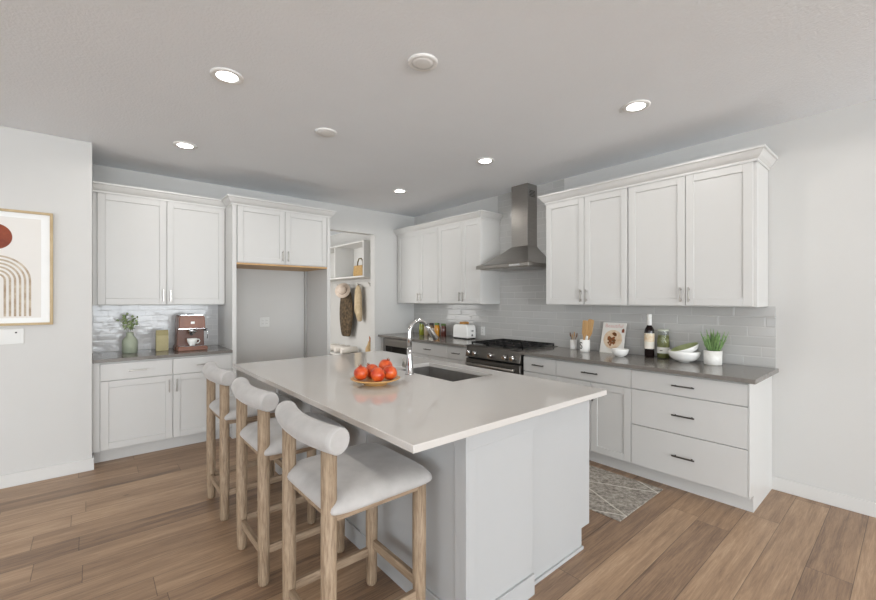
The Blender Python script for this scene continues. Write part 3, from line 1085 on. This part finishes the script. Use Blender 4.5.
# ------------------------------------------------------------------ coffee corner
ZC = .914
t = thing('vase', 'matte sage green bottle vase holding eucalyptus on left worktop', 'vase', (.286, 4.93, ZC))
mkobj('body', MB().lathe([(.054, 0), (.061, .005), (.062, .105), (.058, .128), (.046, .146), (.034, .158), (.030, .168), (.029, .192), (.032, .198), (.026, .198), (.025, .16)], n=32, cap1=False), simple('sage_glaze', (168, 176, 156), .55, noise=.06), t)
t2 = thing('eucalyptus_sprigs', 'leafy green sprigs standing in the sage vase', 'plant', (.286, 4.93, ZC + .17))
m = MB(); ml = MB()
random.seed(3)
for k in range(7):
    a = k * 2 * pi / 7 + .4
    tip = Vector((.075 * cos(a) * (1 if k % 2 else .75), .05 * sin(a), .12 + .085 * ((k * 3 % 7) / 6)))
    p0 = Vector((.008 * cos(a), .008 * sin(a), -.1))
    p1 = Vector((.012 * cos(a), .012 * sin(a), .02))
    pts = [p0, p1, p1.lerp(tip, .5) + Vector((0, 0, .015)), tip]
    m.tube(pts, [.0018, .0018, .0015, .001], 6)
    for j in range(9):
        s = .25 + .75 * j / 8
        c = pts[1].lerp(pts[2], min(1, s * 2)) if s < .5 else pts[2].lerp(pts[3], (s - .5) * 2)
        d = Vector((random.uniform(-1, 1), random.uniform(-1, 1), random.uniform(-.2, .8))).normalized()
        e = d.cross(Vector((random.uniform(-1, 1), random.uniform(-1, 1), random.uniform(-1, 1)))).normalized()
        L, wd = .034, .014
        c = c + d * .003
        ml.add([c, c + d * L * .4 + e * wd, c + d * L, c + d * L * .4 - e * wd, c + d * L * .45 + d.cross(e) * .003], [(0, 1, 4), (1, 2, 4), (2, 3, 4), (3, 0, 4)], True)
mkobj('stem', m, simple('sprig_stem', (104, 112, 74), .6, noise=.1), t2)
mkobj('leaves', ml, simple('sprig_leaf', (158, 172, 122), .6, rgb2=(122, 142, 94), nscale=30), t2)

m = MB().box(-.052, .052, -.03, .03, 0, .158)
t = thing('coffee_bag', 'olive kraft paper coffee bag between the vase and coffee machine', 'paper bag', (.545, 4.93, ZC))
kraft = simple('olive_kraft', (180, 170, 130), .7, rgb2=(164, 154, 116), nscale=10)
mkobj('bag_body', m, kraft, t, bevel=.004)
m = MB().prism([(-.03, .158), (.03, .158), (.006, .208), (-.006, .208)], -.052, .052, axis='x')
o = mkobj('folded_top', m, simple('olive_kraft_dark', (160, 150, 110), .7, noise=.05), t, bevel=.002)

# espresso machine
t = thing('espresso_machine', 'copper-brown espresso machine with chrome spout on left worktop', 'coffee machine', (.785, 4.86, ZC))
cop = simple('copper_brown', (132, 80, 52), .33, rgb2=(108, 62, 40), nscale=5, spec=.6)
copd = simple('copper_dark', (98, 60, 42), .35, noise=.06)
m = MB()
m.prism([(-.135, .0), (.135, 0), (.135, .03), (.122, .055), (.118, .225), (.112, .345), (.10, .355), (-.10, .355), (-.112, .345), (-.118, .225), (-.122, .055), (-.135, .03)], .0, .17)
mkobj('body', m, copd, t, bevel=.006)
m = MB().prism([(-.118, .222), (.118, .222), (.112, .335), (.104, .350), (-.104, .350), (-.112, .335)], -.085, .0)
mkobj('brew_head', m, cop, t, bevel=.006)
m = MB().prism([(-.13, 0), (.13, 0), (.13, .035), (.12, .045), (-.12, .045), (-.13, .035)], -.125, .0)
tr = mkobj('drip_tray', m, cop, t, bevel=.005)
mkobj('tray_rim', MB().box(-.118, .118, -.12, -.005, .045, .049), MT['chrome'], tr)
mkobj('steel_band', MB().box(-.119, .119, -.0865, .0, .217, .223), MT['chrome'], t)
mkobj('cup_warmer', MB().box(-.10, .10, -.075, .15, .352, .360), MT['chrome'], t, bevel=.002)
mkobj('lid', MB().box(-.03, .03, -.02, .05, .360, .368), MT['black'], t, bevel=.002)
mkobj('badge', MB().box(-.014, .020, -.088, -.085, .268, .292), MT['ceramic'], t, bevel=.001)
m = MB().lathe([(.034, .178), (.034, .217)], (0, -.05, 0), 24).lathe([(.029, .166), (.029, .180)], (0, -.05, 0), 24).tube([(0, -.05, .168), (.0, -.05, .150)], .008, 10)
m.lathe([(.018, -.004), (.018, .004)], (.022, -.088, .19), 16)
pf = mkobj('brew_group', m, MT['chrome'], t)
mkobj('portafilter_handle', MB().tube([(-.01, -.075, .175), (-.02, -.15, .168)], [.009, .013], 12), MT['black'], pf)
m = MB().tube([(.119, -.03, .20), (.142, -.04, .20), (.146, -.045, .17), (.140, -.05, .11)], [.005, .005, .004, .004], 8)
sw = mkobj('steam_wand', m, MT['chrome'], t)
mkobj('steam_knob', MB().tube([(.118, 0, .20), (.150, 0, .20)], .013, 14), MT['black'], t)
# cup
def cup(label, loc, r, h, rz):
    t = thing('coffee_cup', label, 'cup', loc, rz)
    mkobj('bowl', MB().lathe([(r * .5, 0), (r * .55, .004), (r * .9, h * .5), (r, h), (r * .94, h), (r * .82, h * .5), (r * .45, .008), (0, .008)], n=28, cap1=False), MT['ceramic'], t)
    mkobj('handle', MB().tube([(r * .9, 0, h * .85), (r * 1.35, 0, h * .85), (r * 1.5, 0, h * .6), (r * 1.25, 0, h * .32), (r * .75, 0, h * .28)], .0045, 8), MT['ceramic'], t)
cup('white cup with side handle on the espresso machine drip tray', (.785, 4.79, ZC + .0495), .046, .07, 0)

# ------------------------------------------------------------------ right-hand run objects
# spice jars at the far end
def jar(label, x, y, r, h, glass_rgb, lid_mat, lab=None):
    t = thing('spice_jar', label, 'jar', (x, y, ZC), R, group='jars lined up left of the toaster')
    mkobj('jar_body', MB().lathe([(r * .92, 0), (r, .004), (r, h * .72), (r * .8, h * .82), (r * .8, h * .84)], n=24), simple('jar_fill', glass_rgb, .15, noise=.35, nscale=60, coat=.5), t)
    mkobj('lid', MB().lathe([(r * .84, h * .84), (r * .86, h * .85), (r * .86, h * .98), (r * .8, h)], n=24), lid_mat, t)
    if lab:
        mkobj('paper_label', MB().lathe([(r + .0006, h * .18), (r + .0006, h * .6)], n=24, cap0=False, cap1=False), simple('jar_label', lab, .6, noise=.02), t)
lg = simple('green_lid', (92, 118, 62), .5, noise=.2, nscale=30)
ld = simple('dark_lid', (52, 44, 40), .5, noise=.1)
for lb, x, y, r, h, rgb, lm, la in (
    ('olive green jar, first from the left in the jar row', 3.70, 4.72, .040, .185, (134, 138, 44), lg, None),
    ('pale brownish jar with dark lid, second from the left', 3.70, 4.61, .036, .175, (158, 142, 118), ld, None),
    ('jar with cream paper label in the middle of the jar row', 3.72, 4.515, .038, .18, (110, 90, 70), ld, (232, 228, 214)),
    ('amber orange jar with green lid, second from the toaster', 3.74, 4.42, .040, .185, (196, 134, 36), lg, None),
    ('dark red-brown jar with green lid, closest to the toaster', 3.77, 4.315, .040, .18, (88, 44, 36), lg, None)):
    jar(lb, x, y, r, h, rgb, lm, la)

# toaster
t = thing('toaster', 'white rounded two-slot toaster on the far worktop', 'toaster', (3.79, 3.915, ZC), R)
m = MB()
pf_ = []
w2, hh = .135, .19
for k in range(9):
    a = pi / 2 * k / 8
    pf_.append((w2 - .05 + .05 * cos(a), hh - .05 + .05 * sin(a)))
left = [(-x, z) for x, z in reversed(pf_)]
m.prism([(w2 + .006, .012)] + pf_ + left + [(-w2 - .006, .012)], -.08, .08)
mkobj('shell', m, MT['ceramic'], t, bevel=.012, seg=3)
mkobj('base', MB().box(-.128, .128, -.072, .072, 0, .014), MT['black'], t, bevel=.002)
m = MB().box(-.095, .095, -.042, -.014, hh - .001, hh + .001).box(-.095, .095, .014, .042, hh - .001, hh + .001)
mkobj('slots', m, MT['black'], t)
m = MB().box(w2 + .003, w2 + .022, -.018, .018, .10, .115)
mkobj('lever', m, MT['chrome'], t, bevel=.002)
mkobj('dial', MB().tube([(w2 + .004, 0, .05), (w2 + .016, 0, .05)], .014, 14), MT['chrome'], t)
toast = simple('toast_crust', (206, 158, 92), .85, rgb2=(176, 120, 62), nscale=25)
for yy, lb in ((-.028, 'browned toast slice popping up in the front slot of the toaster'), (.028, 'browned toast slice popping up in the rear slot of the toaster')):
    m = MB().prism([(-.05, 0), (.05, 0), (.05, .055), (.056, .068), (.045, .082), (-.045, .082), (-.056, .068), (-.05, .055)], -.008, .008)
    o = mkobj('toast_slice', m, toast, bevel=.003)
    o.location = (3.79 + yy, 3.915, ZC + hh - .05)
    o.rotation_euler = (0, 0, R)
    tag(o, lb, 'toast', 'toast slices in the toaster')

# crocks with wooden tools
wood_l = simple('beech_wood', (206, 168, 118), .6, rgb2=(184, 142, 92), nscale=14, stretch=(4, 4, 1))
wood_d = simple('walnut_wood', (120, 80, 52), .6, noise=.2)
def hollow(r, h, t_=.004):
    return MB().lathe([(r * .96, 0), (r, .004), (r, h), (r - t_, h), (r - t_, .006), (0, .006)], n=32, cap1=False)
t = thing('crock', 'small plain white crock holding short wooden utensils', 'crock', (3.83, 2.325, ZC))
mkobj('pot', hollow(.034, .098), MT['ceramic'], t)
for k, (dx, dy, L, mt) in enumerate(((-.012, .012, .165, wood_d), (.010, .014, .15, wood_l), (.012, -.014, .158, wood_d), (-.010, -.012, .172, wood_l))):
    m = MB().tube([(0, 0, 0), (dx * .6, dy * .6, L * .7), (dx * 1.1, dy * 1.1, L * .8), (dx * 1.3, dy * 1.3, L)], [.003, .003, .008, .005], 8, flat=(1, .5))
    o = mkobj('wooden_spoon', m, mt)
    o.location = (3.83 + dx * .7, 2.325 + dy * .7, ZC + .0075)
    tag(o, 'short %s wooden spoon in the small white crock, %s' % ('dark' if mt is wood_d else 'pale', ('tilting left to the front', 'tilting left to the back', 'tilting right to the back', 'tilting right to the front')[k]), 'spoon', 'utensils in the small crock')
t = thing('crock', 'larger white crock with a black letter S on its front', 'crock', (3.735, 2.14, ZC))
mkobj('pot', hollow(.048, .118), MT['ceramic'], t)
m_ = text_part('letter', 'S', .095, MT['black'], t, (-.0475 * cos(.35), -.0 + .0475 * sin(.35), .058), (pi / 2, 0, -pi / 2 - .35))
spat = []
for k, (dx, dy, L, wd) in enumerate(((.012, .012, .30, .026), (.016, -.020, .315, .030))):
    ti = -.16 if k else -.07
    m = MB().prism([(-.008, 0), (.008, 0), (.009, L * .42), (wd, L * .56), (wd * 1.05, L * .95), (wd * .8, L), (-wd * .8, L), (-wd * 1.05, L * .95), (-wd, L * .56), (-.009, L * .42)], -.004, .004)
    o = mkobj('wooden_spatula', m, wood_l, bevel=.002)
    o.location = (3.735 + dx, 2.14 + dy + (.012), ZC + .009)
    o.rotation_euler = (0, .0, -pi / 2)
    o.rotation_euler = (0.10, 0, -pi / 2)
    o.matrix_world = Matrix.Translation(o.location) @ Matrix.Rotation(-pi / 2, 4, 'Z') @ Matrix.Rotation(-ti, 4, 'Y')
    tag(o, ('long broad wooden spatula on the left in the lettered crock', 'long broad wooden spatula leaning right in the lettered crock')[k], 'spatula', 'spatulas in the lettered crock')
m = MB().tube([(0, 0, 0), (0, -.012, .10), (0, -.02, .125), (0, -.026, .15)], [.005, .006, .014, .009], 10, flat=(1, .6))
o = mkobj('white_scoop', m, MT['ceramic'])
o.location = (3.712, 2.128, ZC + .0075)
tag(o, 'white ceramic scoop standing in the front of the lettered crock', 'scoop')

# magazine leaning on the tile
t = thing('magazine', 'white cookery magazine leaning against the tile behind a small bowl', 'magazine', (3.815, 1.915, ZC), R)
lean = radians(-15)
cv = mkobj('cover', MB().box(-.116, .116, 0, .006, 0, .300), simple('glossy_cover', (232, 229, 222), .25, noise=.02), t, bevel=.001)
cv.rotation_euler = (lean, 0, 0)
m = MB().prism([(.092 * cos(2 * pi * k / 36), .135 + .092 * sin(2 * pi * k / 36)) for k in range(36)], -.0006, 0)
mkobj('dish_picture', m, simple('dish_ink', (228, 214, 190), .5, rgb2=(212, 176, 140), nscale=20), cv)
m = MB()
random.seed(11)
for k in range(15):
    a = random.uniform(0, 2 * pi); rr_ = random.uniform(.0, .055)
    cx_, cz_ = rr_ * cos(a) - .005, .135 + rr_ * sin(a) * 1.1
    s_ = random.uniform(.010, .024)
    m.prism([(cx_ + s_ * cos(2 * pi * j / 8) * random.uniform(.6, 1.2), cz_ + s_ * sin(2 * pi * j / 8) * random.uniform(.6, 1.2)) for j in range(8)], -.0011, -.0006)
mkobj('food_picture', m, simple('food_ink', (72, 78, 44), .5, rgb2=(176, 90, 44), nscale=60), cv)
m = MB()
m.prism([(.080, .205), (.104, .205), (.104, .235), (.094, .245), (.080, .235)], -.0011, 0)
mkobj('corner_picture', m, simple('red_ink', (170, 62, 48), .5, rgb2=(90, 90, 50), nscale=60), cv)
text_part('title_text', 'Beautiful', .052, simple('title_ink', (216, 172, 164), .5, noise=.05), cv, (0, -.0006, .266), (pi / 2, 0, 0), .0003)

def bowl(name, label, loc, r, h, mat_in, tilt=None, foot=.45, mat_out=None):
    t = thing(name, label, 'bowl', loc)
    o = [(r * foot, 0), (r * foot, .004)]
    for k in range(9):
        s = k / 8
        o.append((r * (foot + (1 - foot) * sin(s * pi / 2)), .004 + (h - .004) * (1 - cos(s * pi / 2))))
    i_ = [(r * .97, h)]
    for k in reversed(range(8)):
        s = k / 8
        i_.append((r * .96 * (foot + (1 - foot) * sin(s * pi / 2)) - .001, .008 + (h - .008) * (1 - cos(s * pi / 2))))
    i_.append((0, .008))
    mkobj('outside', MB().lathe(o + [i_[0]], n=40, cap1=False), mat_out or MT['ceramic'], t)
    mkobj('inside', MB().lathe(i_, n=40, cap0=False, cap1=False), mat_in, t)
    return t
bowl('small_bowl', 'small white bowl in front of the leaning magazine', (3.66, 1.752, ZC), .073, .066, MT['ceramic'])
bowl('serving_bowl', 'white serving bowl standing on the worktop, beneath the tilted green-lined bowl', (3.755, 1.258, ZC), .120, .090, MT['ceramic'], foot=.35)
greeng = simple('green_glaze', (184, 192, 146), .3, rgb2=(164, 176, 124), nscale=18)
b2 = bowl('serving_bowl', 'tilted white bowl with green inside resting in the lower white bowl', (3.775, 1.240, ZC + .054), .108, .064, greeng, foot=.3)
b2.rotation_euler = (radians(-8), radians(-26), 0)
b2.rotation_euler = (radians(-17), radians(-13), 0)
b2.location.z = ZC + .062

# wine bottle
t = thing('wine_bottle', 'dark wine bottle with white cap and cream-orange label', 'bottle', (3.80, 1.553, ZC))
mkobj('glass', MB().lathe([(.036, 0), (.040, .004), (.040, .232), (.037, .250), (.026, .272), (.0175, .284), (.0175, .31)], n=32), simple('dark_wine_glass', (30, 20, 20), .08, noise=.2), t)
mkobj('cap', MB().lathe([(.0195, .286), (.0205, .29), (.0205, .358), (.0225, .362), (.0225, .383), (.019, .387)], n=28), MT['ceramic'], t)
lb_ = mkobj('paper_label', MB().lathe([(.0406, .078), (.0406, .216)], n=32, cap0=False, cap1=False), simple('cream_label', (233, 228, 216), .6, noise=.02), t)
mkobj('label_print', MB().lathe([(.0409, .140), (.0409, .212)], n=32, cap0=False, cap1=False), simple('orange_print', (226, 196, 150), .6, rgb2=(240, 232, 214), nscale=45), lb_)
# green jar
t = thing('storage_jar', 'tall glass jar of green contents with a white label band', 'jar', (3.84, 1.452, ZC))
mkobj('glass', MB().lathe([(.044, 0), (.048, .004), (.049, .15), (.042, .205), (.040, .235), (.040, .243)], n=32, cap1=False), simple('jar_glass', (236, 240, 232), .03, noise=.01, trans=1.0), t)
mkobj('contents', MB().lathe([(.041, .006), (.044, .01), (.045, .148), (.038, .198), (0, .200)], n=28), simple('green_contents', (178, 180, 126), .6, rgb2=(148, 152, 92), nscale=40), t)
mkobj('lid', MB().lathe([(.043, .238), (.044, .240), (.044, .252), (.041, .254)], n=28), simple('pale_lid', (206, 208, 192), .4, noise=.02), t)
lb_ = mkobj('paper_label', MB().lathe([(.0492, .045), (.0496, .098)], n=32, cap0=False, cap1=False), simple('white_label', (232, 231, 222), .6, noise=.02), t)
mkobj('label_mark', MB().box(-.0505, -.0497, -.012, .010, .066, .072), MT['black'], lb_)

# potted plant
t = thing('plant_pot', 'white textured plant pot on the right end of the worktop', 'pot', (3.755, 1.052, ZC))
mkobj('pot', MB().lathe([(.056, 0), (.061, .005), (.063, .112), (.058, .112), (.056, .095), (0, .095)], n=36, cap1=False), simple('pot_glaze', (236, 235, 230), .35, rgb2=(214, 212, 206), nscale=22, bump=.3, bscale=40), t)
t = thing('succulent_plant', 'green spiky succulent growing in the white textured pot', 'plant', (3.755, 1.052, ZC + .096))
m = MB()
random.seed(5)
for k in range(54):
    a = random.uniform(0, 2 * pi)
    r0 = random.uniform(.0, .04)
    L = random.uniform(.08, .185)
    lean_ = random.uniform(.03, .45) * (.4 + r0 / .04)
    base = Vector((r0 * cos(a), r0 * sin(a), 0))
    d = Vector((cos(a) * lean_, sin(a) * lean_, 1)).normalized()
    pts = [base, base + d * L * .35 + Vector((cos(a), sin(a), 0)) * .003, base + d * L * .7, base + d * L + Vector((0, 0, .006))]
    m.tube(pts, [.005, .0075, .0055, .0007], 6, flat=(1, .55))
    for j in range(3):
        s = .3 + .2 * j
        c = base + d * L * s
        aa = random.uniform(0, 2 * pi)
        d2 = (d + Vector((cos(aa), sin(aa), 0)) * .7).normalized()
        m.tube([c, c + d2 * .014, c + d2 * .03], [.003, .004, .0005], 5, flat=(1, .5))
mkobj('foliage', m, simple('aloe_green', (96, 132, 74), .5, rgb2=(142, 172, 112), nscale=30), t)
mkobj('soil', MB().lathe([(.0, .0), (.053, .0), (.053, .004), (0, .006)], n=24, cap1=False), simple('soil', (60, 46, 36), .9, noise=.3), t)

# ------------------------------------------------------------------ plate of pomegranates
PX, PY = 1.318, 2.135
t = thing('fruit_plate', 'shallow footed orange-rimmed plate of pomegranates on the island', 'plate', (PX, PY, ZC))
mkobj('plate', MB().lathe([(.070, 0), (.072, .012), (.100, .018), (.142, .032), (.150, .038), (.146, .041), (.10, .026), (.06, .020), (0, .020)], n=48, cap1=False), simple('ochre_glaze', (216, 172, 112), .3, rgb2=(200, 150, 92), nscale=12), t)
pom = simple('pomegranate_skin', (172, 18, 8), .3, rgb2=(228, 106, 44), nscale=15, coat=.4)
def ff(d):
    a = math.atan2(d.y, d.x)
    return 1 + .02 * cos(5 * a) * (1 - d.z * d.z)
m = MB().blob((0, 0, 0), .0445, 24, 16, (1, 1, .94), ff)
me_t = thing('pomegranate', '', 'pomegranate', (0, 0, 0), group='pomegranates on the plate')
mkobj('fruit', m, pom, me_t)
m = MB()
for k in range(6):
    a = 2 * pi * k / 6
    c, s = cos(a), sin(a)
    m.add([(.009 * cos(a - .5), .009 * sin(a - .5), .038), (.009 * cos(a + .5), .009 * sin(a + .5), .038), (.013 * c, .013 * s, .058)], [(0, 1, 2)], False)
m.lathe([(.009, .036), (.0105, .046), (.0095, .046), (.008, .038)], n=12, cap0=False, cap1=False)
mkobj('crown', m, simple('pomegranate_crown', (150, 70, 40), .6, noise=.3), me_t)
pz_ = ZC + .026 + .042
spots = [((-.070, .050, 0), (-.15, -.05), 'pomegranate at the left end of the plate, crown up'),
         ((-.020, -.058, .0), (1.15, -.75), 'front middle pomegranate on the plate, crown towards camera'),
         ((.070, -.050, .0), (.9, .5), 'pomegranate at the right front of the plate'),
         ((.020, .078, .0), (.5, .3), 'orange-red pomegranate in the middle behind the front ones'),
         ((.100, .044, .026), (-.3, .35), 'pomegranate sitting highest at the back right of the plate')]
for i, (d, rt, lb) in enumerate(spots):
    loc = (PX + d[0], PY + d[1], pz_ + d[2])
    if i == 0:
        o = me_t
        o.location = loc
        o['label'] = lb
    else:
        o = copy_tree(me_t, loc, lb)
    o.rotation_euler = (rt[0], rt[1], i * 1.1)

# ------------------------------------------------------------------ mud room through the opening
XW = 3.75
t = thing('cubby_shelf', 'white open cubby shelf high on the mud room wall', 'shelf', (XW, 5.84, 1.80))
# local: front at x=-0.39, runs y 0..1.95
m = MB()
DP = .39
Lc = 2.3
m.box(-DP, 0, -.03, 0, 0, .60)
mkobj('side_panel', m, MT['trim'], t, bevel=.002)
for yy in (1.0, 2.0):
    mkobj('divider', MB().box(-DP + .002, 0, yy - .012, yy + .012, .025, .575), MT['trim'], t, bevel=.002)
mkobj('bottom_shelf', MB().box(-DP, 0, 0, Lc, 0, .025), MT['trim'], t, bevel=.002)
mkobj('top_shelf', MB().box(-DP, 0, 0, Lc, .575, .60), MT['trim'], t, bevel=.002)
mkobj('back_board', MB().box(-.012, 0, 0, Lc, .025, .575), MT['trim'], t)
t = thing('handbag', 'small tan woven handbag with arched handle in the near cubby', 'bag', (3.52, 6.20, 1.826), R)
m = MB().prism([(-.15, 0), (.15, 0), (.165, .06), (.14, .19), (-.14, .19), (-.165, .06)], -.05, .05)
mkobj('bag_body', m, simple('tan_weave', (196, 164, 110), .8, rgb2=(160, 126, 78), nscale=40), t, bevel=.01)
m = MB().tube([(-.09, 0, .19), (-.085, 0, .26), (-.04, 0, .31), (.04, 0, .31), (.085, 0, .26), (.09, 0, .19)], .011, 8)
mkobj('handle', m, simple('olive_strap', (104, 92, 58), .7, noise=.1), t)
t = thing('hook_rail', 'white hook rail beneath the mud room cubbies', 'hook rail', (XW, 6.05, 1.66))
mkobj('rail', MB().box(-.02, 0, 0, 1.6, 0, .09), MT['trim'], t, bevel=.002)
for yy in (.12, .50, .90, 1.30):
    m = MB().tube([(-.02, yy, .05), (-.07, yy, .045), (-.085, yy, .07)], [.008, .007, .009], 8).tube([(-.02, yy, .03), (-.05, yy, .01), (-.06, yy, .03)], [.006, .006, .007], 8)
    mkobj('hook', m, MT['nickel'], t)
# hanging garments (lofted, folded cloth)
def garment(name, label, cat, loc, secs, mat, parent=None):
    """secs: (z, y-half, x-half, y-offset)"""
    m = MB()
    n = 28
    vs = []
    for z, a, b_, oy in secs:
        for k in range(n):
            th = 2 * pi * k / n
            rp = 1 + .12 * sin(5 * th + z * 3) * (1 if a > .05 else .3)
            vs.append((b_ * sin(th) * rp, oy + a * cos(th) * (1 + .04 * sin(7 * th)), z))
    fs = []
    for i in range(len(secs) - 1):
        for k in range(n):
            k2 = (k + 1) % n
            fs.append((i * n + k, i * n + k2, (i + 1) * n + k2, (i + 1) * n + k))
    fs.append(tuple(range(n)))
    fs.append(tuple((len(secs) - 1) * n + k for k in reversed(range(n))))
    m.add(vs, fs, True)
    o = mkobj(name, m, mat, parent, sub=1)
    if not parent:
        o.location = loc
        tag(o, label, cat)
    return o
camo = simple('mottled_brown', (38, 30, 22), .85, rgb2=(112, 94, 70), nscale=20)
garment('hanging_coat', 'dark brown mottled coat hanging on the mud room hook', 'coat', (3.64, 6.93, 0),
        [(1.66, .03, .03, 0), (1.60, .12, .05, 0), (1.5, .19, .06, 0), (1.25, .24, .065, 0), (1.05, .24, .06, 0), (.9, .20, .055, .01), (.76, .15, .05, .01), (.745, .13, .04, .01)], camo)
hatm = simple('straw_hat', (216, 202, 188), .85, rgb2=(200, 182, 166), nscale=30)
t = thing('sun_hat', 'pale pinkish straw hat hung over the top of the brown coat', 'hat', (3.50, 6.80, 1.60))
m = MB().lathe([(.145, 0), (.142, .006), (.08, .012), (.07, .06), (.045, .085), (0, .09)], n=32, cap0=True)
ho = mkobj('hat_body', m, hatm, t)
mkobj('hat_band', MB().lathe([(.081, .014), (.079, .030)], n=32, cap0=False, cap1=False), simple('hat_band', (110, 84, 66), .7, noise=.1), t)
t.rotation_euler = (0, -radians(72), .75)
garment('hanging_scarf', 'beige cloth hanging to the right of the brown coat', 'scarf', (3.65, 6.50, 0),
        [(1.70, .02, .02, 0), (1.64, .08, .04, 0), (1.5, .10, .05, 0), (1.32, .10, .05, 0), (1.22, .12, .055, 0), (1.16, .07, .05, -.03), (1.06, .045, .04, -.05), (1.04, .04, .03, -.05)],
        simple('beige_cloth', (208, 190, 160), .9, rgb2=(182, 162, 130), nscale=14))
# bench
t = thing('storage_bench', 'white mud room bench with open storage beneath', 'bench', (XW - .013, 5.84, 0))
mkobj('seat', MB().box(-.42, 0, 0, 2.4, .44, .47), MT['trim'], t, bevel=.003)
for yy in (0.0, .8, 1.6, 2.37):
    mkobj('divider', MB().box(-.40, 0, yy, yy + .03, 0, .44), MT['trim'], t)
mkobj('back_board', MB().box(-.01, 0, 0, 2.4, 0, .44), MT['trim'], t)
bask = simple('dark_basket', (70, 66, 62), .85, rgb2=(96, 90, 84), nscale=40)
for yy, lb in ((.06, 'nearest the opening'), (.86, 'in the middle'), (1.66, 'farthest back')):
    m = MB()
    m.box(0, .33, 0, .68, 0, .012).box(0, .012, 0, .68, .012, .27).box(.318, .33, 0, .68, .012, .27).box(.012, .318, 0, .012, .012, .27).box(.012, .318, .668, .68, .012, .27)
    o = mkobj('storage_basket', m, bask, bevel=.004)
    o.location = (XW - .38, 5.84 + yy, .001)
    tag(o, 'dark grey storage basket under the mud room bench, ' + lb, 'basket', 'baskets under the bench')
cush = simple('cream_cloth', (228, 222, 214), .9, noise=.04, nscale=10)
for i, yy in enumerate((6.62, 6.86, 7.10, 7.34)):
    m = MB().tube([(-.16, 0, .0), (-.15, 0, 0), (.15, 0, 0), (.16, 0, 0)], [.04, .055, .055, .04], 20)
    o = mkobj('rolled_towel', m, cush)
    o.location = (3.53, yy, .526)
    tag(o, 'cream rolled towel on the mud room bench, %s' % ('closest to the opening', 'second from the opening', 'third from the opening', 'farthest from the opening')[i], 'towel', 'rolled towels on the bench')
t = thing('small_vase', 'little beige vase with a dried twig on the bench by the opening', 'vase', (3.60, 6.02, .4705))
mkobj('body', MB().lathe([(.05, 0), (.075, .04), (.07, .14), (.04, .20), (.028, .235), (.034, .25)], n=24), simple('sand_glaze', (206, 178, 130), .6, rgb2=(176, 140, 94), nscale=20), t)
mkobj('dried_twig', MB().tube([(0, 0, .22), (.004, -.012, .29), (-.004, .008, .34)], [.014, .018, .004], 8), simple('dried_stem', (178, 110, 64), .8, noise=.1), t)
# unseen downlight added so that the mud room is lit
t = thing('recessed_light', 'added unseen recessed ceiling light inside the mud room', 'ceiling light', (2.5, 6.7, H), group='recessed ceiling lights')
mkobj('trim_ring', MB().lathe([(.058, -.006), (.078, -.010), (.088, -.006), (.09, 0), (.058, -.0)], n=40, cap0=False, cap1=False), MT['white_plastic'], t)
mkobj('lamp_disc', MB().lathe([(.0, -.005), (.058, -.005), (.058, -.001)], n=40, cap1=False), glow, t)
area('mudroom_fill', (1.06, 6.8, 1.6), (0, -pi / 2, 0), 1.6, 2.2, 46, (1, .99, .97))  # added fill lamp brightening the mud room; its left wall has no window
